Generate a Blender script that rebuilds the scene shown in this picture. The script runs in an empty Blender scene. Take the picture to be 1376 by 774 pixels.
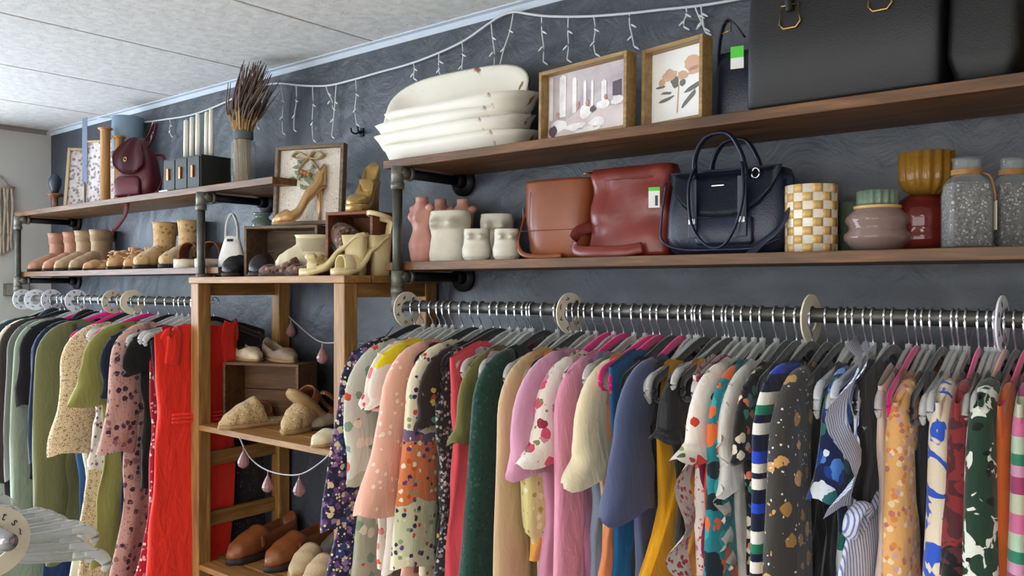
import bpy, bmesh, math, random
from mathutils import Vector, Matrix, noise
C = bpy.context.scene.collection
PI = math.pi
# ------------------------------------------------------------------ camera
F, CX, HY = 1121.0, 688.0, 384.0            # focal length, centre and horizon in photo pixels (1376 x 774)
YAW = math.radians(39.1)
CAM = Vector((0.0, -1.8, 1.65))
FW = Vector((-math.sin(YAW), math.cos(YAW), 0)); RT = Vector((math.cos(YAW), math.sin(YAW), 0))
cd = bpy.data.cameras.new('camera'); cam = bpy.data.objects.new('camera', cd); C.objects.link(cam)
cam.location = CAM; cam.rotation_euler = (PI/2, 0, YAW)
cd.sensor_width = 36; cd.lens = F/1376*36; cd.shift_y = -(387-HY)/1376; cd.clip_start = 0.02
bpy.context.scene.camera = cam
# ------------------------------------------------------------------ light
sc = bpy.context.scene
sc.view_settings.view_transform = 'Standard'; sc.view_settings.look = 'None'
sc.view_settings.gamma = 1; sc.view_settings.use_curve_mapping = False
sc.view_settings.exposure = 0.0
w = bpy.data.worlds.new('daylight'); sc.world = w; w.use_nodes = True
w.node_tree.nodes['Background'].inputs[0].default_value = (0.75, 0.86, 1.0, 1)
w.node_tree.nodes['Background'].inputs[1].default_value = 1.0
def area(name, loc, rot, sx, sy, power, col):
    d = bpy.data.lights.new(name, 'AREA'); d.shape = 'RECTANGLE'; d.size = sx; d.size_y = sy; d.energy = power; d.color = col
    o = bpy.data.objects.new(name, d); C.objects.link(o); o.location = loc; o.rotation_euler = rot
    return o
# end-window daylight, plus an added fill light at an unseen front window
area('daylight_end_window', (-4.60, -1.9, 1.42), (0, -PI/2, 0), 1.85, 2.7, 150, (0.74, 0.87, 1.0))
area('added_front_fill', (-0.9, -5.15, 1.4), (PI/2, 0, 0), 4.4, 1.8, 88, (1.0, 0.97, 0.93))

# ------------------------------------------------------------------ pixel helpers
def ray(px): t = (px-CX)/F; return FW + t*RT
def S(px, Y): return (Y-CAM.y)/ray(px).y                   # forward depth of the plane y = Y
def X(px, Y): return CAM.x + S(px, Y)*ray(px).x
def Z(px, py, Y): return CAM.z + (HY-py)/F*S(px, Y)
def P(px, py, Y): return Vector((X(px, Y), Y, Z(px, py, Y)))
def R(pl, pr, Y): return (pr-pl)/2/F*S((pl+pr)/2, Y)
def H(s):
    s = s.lstrip('#'); c = [int(s[i:i+2], 16)/255 for i in (0, 2, 4)]
    return tuple(x/12.92 if x <= .04045 else ((x+.055)/1.055)**2.4 for x in c) + (1,)

# ------------------------------------------------------------------ materials
class NT:
    def __init__(s, name):
        s.m = bpy.data.materials.new(name); s.m.use_nodes = True
        s.t = s.m.node_tree; s.b = s.t.nodes['Principled BSDF']; s.o = s.t.nodes['Material Output']
    def n(s, typ, **kw):
        k = s.t.nodes.new(typ)
        for a, v in kw.items():
            if a.startswith('i_'):
                key = a[2:]; key = int(key) if key.isdigit() else key.replace('_', ' ')
                k.inputs[key].default_value = v
            else: setattr(k, a, v)
        return k
    def l(s, a, b): s.t.links.new(a, b)
    def coord(s): return s.n('ShaderNodeTexCoord').outputs['Object']
    def ramp(s, src, stops, mode='LINEAR'):
        r = s.n('ShaderNodeValToRGB'); r.color_ramp.interpolation = mode
        e = r.color_ramp.elements
        while len(e) < len(stops): e.new(0.5)
        for k, (p, c) in enumerate(stops): e[k].position = p; e[k].color = c
        s.l(src, r.inputs[0]); return r.outputs[0]
    def mix(s, fac, a, b, bt='MIX'):
        k = s.n('ShaderNodeMix', data_type='RGBA', blend_type=bt)
        for i, v in ((0, fac), (6, a), (7, b)):
            if isinstance(v, (int, float, tuple)): k.inputs[i].default_value = v
            else: s.l(v, k.inputs[i])
        return k.outputs[2]
    def bump(s, h, strength, dist=0.01):
        k = s.n('ShaderNodeBump'); k.inputs['Strength'].default_value = strength; k.inputs['Distance'].default_value = dist
        s.l(h, k.inputs['Height']); s.l(k.outputs[0], s.b.inputs['Normal'])
    def noise(s, scale, detail=3, dist=0, vec=None, rough=.5):
        k = s.n('ShaderNodeTexNoise'); k.inputs['Scale'].default_value = scale; k.inputs['Detail'].default_value = detail
        k.inputs['Distortion'].default_value = dist; k.inputs['Roughness'].default_value = rough
        s.l(vec if vec else s.coord(), k.inputs['Vector']); return k.outputs[0]
def simple(name, col, rough=.6, metal=0, var=.12, scale=20, bump=.05, spec=.5, coat=0):
    t = NT(name); c = H(col) if isinstance(col, str) else col
    n = t.noise(scale, 4)
    dk = tuple(x*(1-var) for x in c[:3]) + (1,); lt = tuple(min(1, x*(1+var)) for x in c[:3]) + (1,)
    t.l(t.ramp(n, [(.3, dk), (.7, lt)]), t.b.inputs['Base Color'])
    t.b.inputs['Roughness'].default_value = rough; t.b.inputs['Metallic'].default_value = metal
    t.b.inputs['Specular IOR Level'].default_value = spec; t.b.inputs['Coat Weight'].default_value = coat
    if bump: t.bump(t.noise(scale*4, 3), bump)
    return t.m
def wood(name, dark, light, axis='X', rough=.55, scale=1.0, bump=.12):
    t = NT(name); mp = t.n('ShaderNodeMapping'); t.l(t.coord(), mp.inputs[0])
    sc_ = {'X': (1.2, 14, 14), 'Y': (14, 1.2, 14), 'Z': (14, 14, 1.2)}[axis]
    mp.inputs['Scale'].default_value = tuple(a*scale for a in sc_)
    n1 = t.noise(3, 6, 1.2, mp.outputs[0]); n2 = t.noise(11, 4, .3, mp.outputs[0])
    c = t.ramp(n1, [(.3, H(dark)), (.68, H(light))])
    c = t.mix(t.ramp(n2, [(.35, (0, 0, 0, 1)), (.62, (.5, .5, .5, 1))]), c, H(dark))
    t.l(c, t.b.inputs['Base Color']); t.b.inputs['Roughness'].default_value = rough
    t.bump(n1, bump, .004); return t.m
def leather(name, col, rough=.4, bump=.25):
    t = NT(name); c = H(col); n = t.noise(7, 3)
    t.l(t.ramp(n, [(.3, tuple(x*.8 for x in c[:3])+(1,)), (.7, tuple(min(1, x*1.12) for x in c[:3])+(1,))]), t.b.inputs['Base Color'])
    t.b.inputs['Roughness'].default_value = rough
    v = t.n('ShaderNodeTexVoronoi'); v.inputs['Scale'].default_value = 420; t.l(t.coord(), v.inputs['Vector'])
    t.bump(v.outputs['Distance'], bump, .002); return t.m
def glass(name, col, trans=.6, rough=.08, tint=.35):
    t = NT(name); t.b.inputs['Base Color'].default_value = H(col); t.b.inputs['Roughness'].default_value = rough
    t.b.inputs['Specular IOR Level'].default_value = .8
    tr = t.n('ShaderNodeBsdfTransparent'); c = H(col); tr.inputs[0].default_value = tuple(tint+(1-tint)*x for x in c[:3]) + (1,)
    mx = t.n('ShaderNodeMixShader'); mx.inputs[0].default_value = 1-trans
    t.l(tr.outputs[0], mx.inputs[1]); t.l(t.b.outputs[0], mx.inputs[2]); t.l(mx.outputs[0], t.o.inputs[0]); return t.m
def trueglass(name, col, rough=.03):
    t = NT(name); t.b.inputs['Base Color'].default_value = H(col); t.b.inputs['Roughness'].default_value = rough
    t.b.inputs['Transmission Weight'].default_value = 1.0; t.b.inputs['IOR'].default_value = 1.42; t.bump(t.noise(60, 2), .06, .003); return t.m
def fabric(name, base, pats=(), rough=.85, wr=.35, sheen=.25):
    """base: hex or [(z, hex), ...] colour bands by height; pats: ('blob', scale, radius, [hex...], share) |
    ('hs', period, [(pos, hex)...]) | ('vs', period, width, hex) | ('ink', scale, lo, hex)"""
    t = NT(name); co = t.coord(); sep = t.n('ShaderNodeSeparateXYZ'); t.l(co, sep.inputs[0])
    if isinstance(base, str):
        col = t.mix(.5, H(base), H(base))
    else:
        z0, z1 = -1.2, 0.0
        mr = t.n('ShaderNodeMapRange'); mr.inputs[1].default_value = z0; mr.inputs[2].default_value = z1
        nz = t.n('ShaderNodeMath', operation='MULTIPLY_ADD'); nz.inputs[1].default_value = .08
        t.l(t.noise(14, 2), nz.inputs[0]); t.l(sep.outputs[2], nz.inputs[2]); t.l(nz.outputs[0], mr.inputs[0])
        col = t.ramp(mr.outputs[0], [((z-z0)/(z1-z0), H(c)) for z, c in base], 'CONSTANT')
    for p in pats:
        if p[0] == 'blob':
            _, scl, rad_, cols, share = p
            dn = t.n('ShaderNodeTexNoise'); dn.inputs['Scale'].default_value = scl*1.6; t.l(co, dn.inputs['Vector'])
            mv = t.n('ShaderNodeVectorMath', operation='MULTIPLY_ADD'); mv.inputs[1].default_value = (.5/scl,)*3
            t.l(dn.outputs['Color'], mv.inputs[0]); t.l(co, mv.inputs[2])
            v = t.n('ShaderNodeTexVoronoi'); v.inputs['Scale'].default_value = scl; t.l(mv.outputs[0], v.inputs['Vector'])
            lt = t.n('ShaderNodeMath', operation='LESS_THAN'); lt.inputs[1].default_value = rad_; t.l(v.outputs['Distance'], lt.inputs[0])
            sp = t.n('ShaderNodeSeparateColor'); t.l(v.outputs['Color'], sp.inputs[0])
            l2 = t.n('ShaderNodeMath', operation='LESS_THAN'); l2.inputs[1].default_value = share; t.l(sp.outputs[1], l2.inputs[0])
            mm = t.n('ShaderNodeMath', operation='MULTIPLY'); t.l(lt.outputs[0], mm.inputs[0]); t.l(l2.outputs[0], mm.inputs[1])
            cc = t.ramp(sp.outputs[0], [(k/len(cols), H(c)) for k, c in enumerate(cols)], 'CONSTANT')
            col = t.mix(mm.outputs[0], col, cc)
        elif p[0] in ('hs', 'vs'):
            src = sep.outputs[2 if p[0] == 'hs' else 1]
            if p[0] == 'vs':
                ad = t.n('ShaderNodeMath', operation='ADD'); t.l(src, ad.inputs[0]); t.l(sep.outputs[0], ad.inputs[1]); src = ad.outputs[0]
            ml = t.n('ShaderNodeMath', operation='MULTIPLY'); ml.inputs[1].default_value = 1/p[1]; t.l(src, ml.inputs[0])
            fr = t.n('ShaderNodeMath', operation='FRACT'); t.l(ml.outputs[0], fr.inputs[0])
            if p[0] == 'hs': col = t.ramp(fr.outputs[0], [(a, H(c)) for a, c in p[2]], 'CONSTANT')
            else:
                lt = t.n('ShaderNodeMath', operation='LESS_THAN'); lt.inputs[1].default_value = p[2]; t.l(fr.outputs[0], lt.inputs[0])
                col = t.mix(lt.outputs[0], col, H(p[3]))
        elif p[0] == 'ink':
            _, scl, lo, c = p
            col = t.mix(t.ramp(t.noise(scl, 2, 1.6), [(lo, (0, 0, 0, 1)), (lo+.02, (1, 1, 1, 1))]), col, H(c))
    t.l(col, t.b.inputs['Base Color']); t.b.inputs['Roughness'].default_value = rough
    t.b.inputs['Sheen Weight'].default_value = sheen; t.b.inputs['Specular IOR Level'].default_value = .25
    mp = t.n('ShaderNodeMapping'); mp.inputs['Scale'].default_value = (1, 1, .35); t.l(co, mp.inputs[0])
    n1 = t.noise(38, 3, .6, mp.outputs[0]); n2 = t.noise(420, 2)
    a = t.n('ShaderNodeMath', operation='MULTIPLY_ADD'); a.inputs[1].default_value = .12; t.l(n2, a.inputs[0]); t.l(n1, a.inputs[2])
    t.bump(a.outputs[0], wr, .012); return t.m
M = {}
M['shelf'] = wood('dark stained pine', '#43290f', '#85582e', 'X', .5)
M['pine'] = wood('golden pine', '#7d5428', '#b98a4c', 'Z', .55)
M['pine_x'] = wood('golden pine lengthwise', '#7d5428', '#b98a4c', 'X', .55)
M['pine_y'] = wood('golden pine crosswise', '#745026', '#a87c44', 'Y', .55)
M['crate'] = wood('brown crate wood', '#4c3118', '#7d5630', 'X', .6)
M['greycrate'] = wood('weathered crate wood', '#5a4632', '#8f755a', 'X', .65)
M['redcrate'] = wood('reddish crate wood', '#5a2f17', '#90562c', 'X', .55)
M['goldwood'] = wood('gold brown frame wood', '#83653a', '#b4935c', 'X', .5)
M['greywood'] = wood('grey brown frame wood', '#5d4d3c', '#8a7660', 'X', .65)
M['spool'] = wood('honey turned wood', '#9c6a32', '#c99a58', 'Z', .5)
M['palewood'] = wood('pale bare wood', '#b49a72', '#d9c4a0', 'Z', .6)
M['pipe'] = simple('grey black iron pipe', '#56554f', .45, .75, .2, 30, .1)
M['pipefit'] = simple('grey iron fitting', '#77766c', .5, .6, .2, 40, .15)
M['blackmetal'] = simple('black metal', '#17171a', .5, .5, .1, 30, .05)
M['chrome'] = simple('bright hook wire', '#c9cbd0', .22, .9, .05, 30, 0)
M['gold'] = simple('gold metal', '#c9a468', .3, .9, .08, 30, 0)
M['clear'] = glass('clear plastic', '#e8eae8', .64, .1)
M['clear2'] = glass('clear plastic edge', '#f2f3f1', .5, .12)
M['black_velvet'] = fabric('black velvet', '#0c0c0e', (), .9, .1, .5)
M['pink_velvet'] = fabric('hot pink velvet', '#e0107c', (), .8, .1, .5)
M['blush_velvet'] = fabric('blush velvet', '#e6a898', (), .8, .1, .5)
M['white_plastic'] = simple('white card ring', '#e9e7ee', .5, 0, .03, 30, 0)
M['cream_plastic'] = simple('cream card ring', '#e2d9c0', .5, 0, .04, 30, 0)
M['ink'] = simple('dark print ink', '#43394f', .6, 0, .05, 30, 0)
M['white'] = simple('white paper', '#eeeeea', .7, 0, .02, 30, 0)
M['green'] = simple('green tag', '#55d23c', .6, 0, .02, 30, 0)
# ------------------------------------------------------------------ mesh helpers
def obj(name, bm, mat, parent=None, smooth=True):
    if isinstance(bm, bmesh.types.BMesh):
        me = bpy.data.meshes.new(name); bmesh.ops.recalc_face_normals(bm, faces=bm.faces[:]); bm.to_mesh(me); bm.free()
        me.materials.append(M[mat] if isinstance(mat, str) else mat)
        for p in me.polygons: p.use_smooth = smooth
    else: me = bm
    o = bpy.data.objects.new(name, me); C.objects.link(o)
    if parent: o.parent = parent
    return o
def tag(o, label, cat, group=None):
    o['label'] = label; o['category'] = cat
    if group: o['group'] = group
    return o
def thing(name, label, cat, loc=(0, 0, 0), rz=0, group=None):
    o = bpy.data.objects.new(name, None); C.objects.link(o); o.empty_display_size = .05
    o.location = loc; o.rotation_euler = (0, 0, rz); return tag(o, label, cat, group)
def struct(name, bm, mat, parent=None, smooth=False):
    o = obj(name, bm, mat, parent, smooth)
    if not parent: o['kind'] = 'structure'
    return o
def B(): return bmesh.new()
def box(bm, x0, x1, y0, y1, z0, z1, bev=0, mtx=None):
    vs = [bm.verts.new((x, y, z)) for x in (x0, x1) for y in (y0, y1) for z in (z0, z1)]
    fs = [bm.faces.new([vs[i] for i in f]) for f in ((0, 1, 3, 2), (4, 6, 7, 5), (0, 4, 5, 1), (2, 3, 7, 6), (0, 2, 6, 4), (1, 5, 7, 3))]
    if bev:
        es = list({e for f in fs for e in f.edges})
        r = bmesh.ops.bevel(bm, geom=es, offset=bev, segments=2, affect='EDGES', profile=.5)
        vs = list({v for f in r['faces'] for v in f.verts} | {v for v in vs if v.is_valid})
    if mtx: bmesh.ops.transform(bm, matrix=mtx, verts=vs)
    return bm
def bx(*a, **k): return box(B(), *a, **k)
def loft(bm, rings, closed=True, cap0=True, cap1=True):
    """rings: lists of points, all of one length"""
    V = [[bm.verts.new(p) for p in r] for r in rings]
    n = len(V[0]); m = n if closed else n-1
    for a, b in zip(V, V[1:]):
        for i in range(m):
            j = (i+1) % n
            bm.faces.new((a[i], a[j], b[j], b[i]))
    if closed and cap0: bm.faces.new(V[0])
    if closed and cap1: bm.faces.new(V[-1])
    return bm
def lathe(bm, prof, n=24, c=(0, 0, 0), flute=0, nf=0):
    rings = []
    for r, z in prof:
        rings.append([(c[0]+max(r, 1e-4)*(1+flute*math.cos(nf*2*PI*k/n))*math.cos(2*PI*k/n), c[1]+max(r, 1e-4)*(1+flute*math.cos(nf*2*PI*k/n))*math.sin(2*PI*k/n), c[2]+z) for k in range(n)])
    return loft(bm, rings)
def smooth_path(pts, n=6):
    pts = [Vector(p) for p in pts]; out = []
    for i in range(len(pts)-1):
        p0 = pts[max(i-1, 0)]; p1 = pts[i]; p2 = pts[i+1]; p3 = pts[min(i+2, len(pts)-1)]
        for k in range(n):
            t = k/n
            out.append(.5*((2*p1)+(p2-p0)*t+(2*p0-5*p1+4*p2-p3)*t*t+(3*p1-p0-3*p2+p3)*t**3))
    out.append(pts[-1]); return out
def sweep(bm, path, ra, rb=None, n=8, up=(0, 0, 1), taper=None, sq=1.0):
    """sweep an ellipse (ra across, rb along up) on a path"""
    rb = ra if rb is None else rb; rings = []
    path = [Vector(p) for p in path]; prevu = Vector(up)
    for i, p in enumerate(path):
        t = (path[min(i+1, len(path)-1)]-path[max(i-1, 0)])
        t = t.normalized() if t.length > 1e-9 else Vector((1, 0, 0))
        u = prevu - t*prevu.dot(t)
        if u.length < 1e-4: u = Vector((1, 0, .3)) - t*Vector((1, 0, .3)).dot(t)
        u.normalize(); s = t.cross(u)
        k = taper(i/(len(path)-1)) if taper else 1
        ring = []
        for q in range(n):
            a = 2*PI*q/n; ca, sa = math.cos(a), math.sin(a)
            ca = math.copysign(abs(ca)**sq, ca); sa = math.copysign(abs(sa)**sq, sa)
            ring.append(p+s*(ra*k*ca)+u*(rb*k*sa))
        rings.append(ring)
    return loft(bm, rings)
def tube(path, r, n=8, **k): return sweep(B(), path, r, n=n, **k)
def cyl(bm, a, b, r, n=16): return sweep(bm, [a, b], r, n=n)
def ribbon(path, wd, th, up=(0, 0, 1)): return sweep(B(), path, th/2, wd/2, 8, up, None, .4)
def sring(z, a, b, e=.5, n=32, ox=0, oy=0, f=None):
    out = []
    for k in range(n):
        t = 2*PI*k/n; c, s = math.cos(t), math.sin(t)
        x = a*math.copysign(abs(c)**e, c); y = b*math.copysign(abs(s)**e, s)
        p = Vector((ox+x, oy+y, z))
        out.append(f(p, t) if f else p)
    return out
def interp(st, s):
    """piecewise smooth interpolation of [(s, v...)]"""
    for a, b in zip(st, st[1:]):
        if s <= b[0]:
            k = (s-a[0])/(b[0]-a[0]) if b[0] > a[0] else 0; k = max(0, min(1, k)); k = k*k*(3-2*k)*.5+k*.5
            return [x+(y-x)*k for x, y in zip(a[1:], b[1:])]
    return list(st[-1][1:])
# ------------------------------------------------------------------ the room
CEIL = 2.428; XL, XR, YB = -4.46, 2.30, -5.0
def wall_material():
    t = NT('slate blue trowelled plaster'); co = t.coord()
    n = t.noise(2.2, 5)
    t.l(t.ramp(n, [(.3, H('#262d37')), (.7, H('#323a46'))]), t.b.inputs['Base Color'])
    t.b.inputs['Roughness'].default_value = .5; t.b.inputs['Specular IOR Level'].default_value = 1.0
    wv = t.n('ShaderNodeTexWave', wave_type='RINGS', rings_direction='Y'); wv.inputs['Scale'].default_value = 3.2; wv.inputs['Distortion'].default_value = 9
    wv.inputs['Detail'].default_value = 4; wv.inputs['Detail Scale'].default_value = 1.2; t.l(co, wv.inputs['Vector'])
    n2 = t.noise(9, 8, 2.2, None, .65); a = t.n('ShaderNodeMath', operation='MULTIPLY_ADD'); a.inputs[1].default_value = .35
    t.l(wv.outputs[1], a.inputs[0]); t.l(n2, a.inputs[2]); t.bump(a.outputs[0], .45, .012); return t.m
M['wall'] = wall_material()
M['endwall'] = simple('grey painted wall', '#c4c2be', .7, 0, .03, 6, .04)
M['floor'] = wood('grey brown vinyl plank', '#8f867b', '#b5aca0', 'X', .5)
def tile_material():
    t = NT('speckled ceiling tile')
    v = t.n('ShaderNodeTexVoronoi'); v.inputs['Scale'].default_value = 75; t.l(t.coord(), v.inputs['Vector'])
    n = t.noise(30, 6, .5); sp = t.n('ShaderNodeSeparateColor'); t.l(v.outputs['Color'], sp.inputs[0])
    d = t.ramp(v.outputs['Distance'], [(.12, (1, 1, 1, 1)), (.22, (0, 0, 0, 1))])
    g = t.ramp(sp.outputs[0], [(.55, (0, 0, 0, 1)), (.6, (1, 1, 1, 1))])
    f = t.mix(1.0, d, g, 'MULTIPLY')
    c = t.mix(f, t.ramp(n, [(.35, H('#d0cecb')), (.65, H('#e3e1de'))]), H('#a19c95'))
    t.l(c, t.b.inputs['Base Color']); t.b.inputs['Roughness'].default_value = .9; t.bump(n, .3, .004); return t.m
M['tile'] = tile_material()
M['grid'] = simple('pale ceiling grid', '#8f8780', .6, 0, .03, 20, 0)
M['trimw'] = simple('pale ceiling edge trim', '#c4ccd6', .5, 0, .03, 20, 0)
struct('wall_back', bx(XL-.1, XR+.1, 0, .12, 0, CEIL+.1), 'wall')
# end wall with a window opening
bm = B(); wy0, wy1, wz0, wz1 = -3.25, -.55, .5, 2.35
box(bm, XL-.12, XL, YB, wy0, 0, CEIL+.1); box(bm, XL-.12, XL, wy1, 0, 0, CEIL+.1)
box(bm, XL-.12, XL, wy0, wy1, 0, wz0); box(bm, XL-.12, XL, wy0, wy1, wz1, CEIL+.1)
struct('wall_left', bm, 'endwall')
struct('wall_right', bx(XR, XR+.12, YB, 0, 0, CEIL+.1), 'endwall')
bm = B(); fx0, fx1, fz0, fz1 = -3.1, 1.3, .5, 2.3  # unseen front window, added as an opening for the fill light
box(bm, XL-.12, fx0, YB-.12, YB, 0, CEIL+.1); box(bm, fx1, XR+.12, YB-.12, YB, 0, CEIL+.1)
box(bm, fx0, fx1, YB-.12, YB, 0, fz0); box(bm, fx0, fx1, YB-.12, YB, fz1, CEIL+.1)
struct('wall_front', bm, 'endwall')
for k, (a, b, c, d, ax) in enumerate(((wy0, wy1, wz0, wz1, 0), (fx0, fx1, fz0, fz1, 1))):
    bm = B()
    def fr(u0, u1, z0, z1):
        if ax == 0: box(bm, XL-.09, XL-.03, u0, u1, z0, z1)
        else: box(bm, u0, u1, YB-.09, YB-.03, z0, z1)
    for u in (a, (a+b)/2, b-.05): fr(u, u+.05, c, d)
    fr(a, b, c, c+.05); fr(a, b, d-.05, d)
    struct('window_%d' % (k+1), bm, 'grid')
struct('floor', bx(XL-.1, XR+.1, YB-.1, .1, -.1, 0), 'floor')
# ceiling: slab above, tiles as pieces, grid between
ceil = struct('ceiling', bx(XL-.1, XR+.1, YB-.1, .1, CEIL+.02, CEIL+.1), 'grid')
TW, TL = .61, 1.22
lightcells = {(4, 2), (7, 2), (2, 2), (4, 3), (8, 3), (1, 3)}
tm = None
bmg = B()
for i in range(12):
    x0 = XL+i*TW; x1 = min(x0+TW, XR)
    if i: box(bmg, x0-.012, x0+.012, YB, 0, CEIL+.004, CEIL+.008)
    for j in range(5):
        y1 = 0-j*TL; y0 = max(y1-TL, YB)
        if (i, j) in lightcells or x1-x0 < .1: continue
        if abs(x1-x0-TW) < 1e-6 and abs(y1-y0-TL) < 1e-6:
            if tm is None:
                bt = bx(-TW/2+.005, TW/2-.005, -TL/2+.005, TL/2-.005, 0, .014, bev=.002)
                o = obj('ceiling_tile', bt, 'tile', ceil, False); tm = o.data
            else: o = obj('ceiling_tile', tm, None, ceil)
            o.location = ((x0+x1)/2, (y0+y1)/2, CEIL)
        else:
            obj('ceiling_tile', bx(x0+.004, x1-.004, y0+.004, y1-.004, CEIL, CEIL+.014), 'tile', ceil, False)
for j in range(1, 5): box(bmg, XL, XR, -j*TL-.012, -j*TL+.012, CEIL+.004, CEIL+.008)
obj('ceiling_grid', bmg, 'grid', ceil, False)
bm = B(); box(bm, XL, XR, -.022, 0, CEIL-.004, CEIL); box(bm, XL, XR, -.003, 0, CEIL-.022, CEIL)
struct('trim_1', bm, 'trimw')
bm = B(); box(bm, XL, XL+.022, YB, -.022, CEIL-.004, CEIL); box(bm, XL, XL+.003, YB, -.022, CEIL-.022, CEIL)
struct('trim_2', bm, 'grid')
t = NT('lit diffuser'); t.b.inputs['Base Color'].default_value = (.9, .9, .88, 1)
t.b.inputs['Emission Color'].default_value = (1, .95, .87, 1); t.b.inputs['Emission Strength'].default_value = 7.0; M['diffuser'] = t.m
for (i, j) in sorted(lightcells):
    x0 = XL+i*TW; y1 = -j*TL
    th = thing('ceiling_light', 'recessed white ceiling light panel between the ceiling tiles', 'ceiling light', (x0+TW/2, y1-TL/2, CEIL), 0, 'ceiling light panels')
    bm = B()
    for a in ((-.3, .3, -.6, -.57), (-.3, .3, .57, .6), (-.3, -.27, -.57, .57), (.27, .3, -.57, .57)): box(bm, *a, -.004, .015)
    obj('frame', bm, 'grid', th, False); obj('diffuser', bx(-.27, .27, -.57, .57, .004, .012), 'diffuser', th, False)

# ------------------------------------------------------------------ pipe shelving
ZL, ZU = 1.714, 1.992            # tops of the two shelf boards
YF = -.25; TH = .022
def shelf_unit(xa, xb, lxa, lxb, pipes, label, boards):
    th = thing('pipe_shelf', label, 'shelf', (0, 0, 0))
    obj('upper_board', bx(xa, xb, YF, -.004, ZU-TH, ZU, bev=.0015), 'shelf', th, False)
    obj('lower_board', bx(lxa, lxb, YF, -.004, ZL-TH, ZL, bev=.0015), 'shelf', th, False)
    r = .0135; py = YF-.016
    for x in pipes:
        obj('upright_pipe', tube([(x, py, 1.60), (x, py, ZU-TH-.02)], r, 14), 'pipe', th)
        for z, up in ((ZU-TH-.018, 1), (ZL-TH-.018, 0)):
            bm = B(); cyl(bm, (x, py, z-.045), (x, py, z-.028), .0185, 14); cyl(bm, (x, py, z-.03), (x, py, z+.016), .017, 14)
            cyl(bm, (x, py, z), (x, py+.04, z), .017, 14); cyl(bm, (x, py+.036, z), (x, py+.048, z), .0195, 14)
            obj('elbow_fitting' if up else 'tee_fitting', bm, 'pipefit', th)
            obj('arm_pipe', tube([(x, py+.03, z), (x, -.012, z)], r, 14), 'blackmetal', th)
            bm = B(); cyl(bm, (x, -.012, z), (x, -.001, z), .042, 24); cyl(bm, (x, -.04, z), (x, -.01, z), .02, 16)
            obj('wall_flange', bm, 'blackmetal', th)
        bm = B(); cyl(bm, (x, py, 1.578), (x, py, 1.632), .0175, 14); obj('corner_fitting', bm, 'pipefit', th)
    rail = (min(pipes), max(pipes))
    obj('hanging_rail', tube([(rail[0], py, 1.596), (rail[1], py, 1.596)], .0135, 16), 'pipe', th)
    return th
YR, ZR = YF-.016, 1.596           # the hanging rail's axis
shelf_unit(-4.24, X(366, YF), -4.24, -2.53, (X(29, YF), X(276, YF)), 'dark plank wall shelves on iron pipe above the rail with the red dress', 2)
shelf_unit(X(515, YF), .75, X(517, YF), .75, (X(540, YF), .62), 'dark plank wall shelves on iron pipe holding handbags and stacked white trays', 2)

# ------------------------------------------------------------------ slatted pine rack
RX0, RX1, RY0, RY1, RZT = -2.507, -1.742, -.362, -.012, 1.678
pw = .045
RS2, RS3 = 1.205, .758
th = thing('pine_rack', 'golden pine slatted rack holding shoes between the two clothes rails', 'rack', (0, 0, 0))
for x in (RX0, RX1-pw):
    for y in (RY0, RY1-pw):
        obj('post', bx(x, x+pw, y, y+pw, 0, RZT-.02, bev=.003), 'pine', th, False)
obj('top_board', bx(RX0-.005, RX1+.005, RY0-.005, RY0+.09, RZT-.02, RZT, bev=.002), 'pine_x', th, False)
for k in range(3):
    y0 = RY0+.095+k*.088
    obj('top_board', bx(RX0-.005, RX1+.005, y0, y0+.083, RZT-.02, RZT, bev=.002), 'pine_x', th, False)
for z in (RS2, RS3, .3):
    for k in range(4):
        y0 = RY0+.002+k*.088
        obj('shelf_slat', bx(RX0+.004 if 0 < k < 3 else RX0+pw, RX1-.004 if 0 < k < 3 else RX1-pw, y0, y0+.083, z-.018, z, bev=.002), 'pine_x', th, False)
for z in (1.086, .889, .62, .45, .15):
    for x in (RX0+.004, RX1-.022):
        obj('side_rail', bx(x, x+.018, RY0+pw, RY1-pw, z-.025, z+.022, bev=.002), 'pine_y', th, False)
for x in (RX0+.004, RX1-.022): obj('side_rail', bx(x, x+.018, RY0+pw, RY1-pw, RZT-.06, RZT-.02, bev=.002), 'pine_y', th, False)
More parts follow.
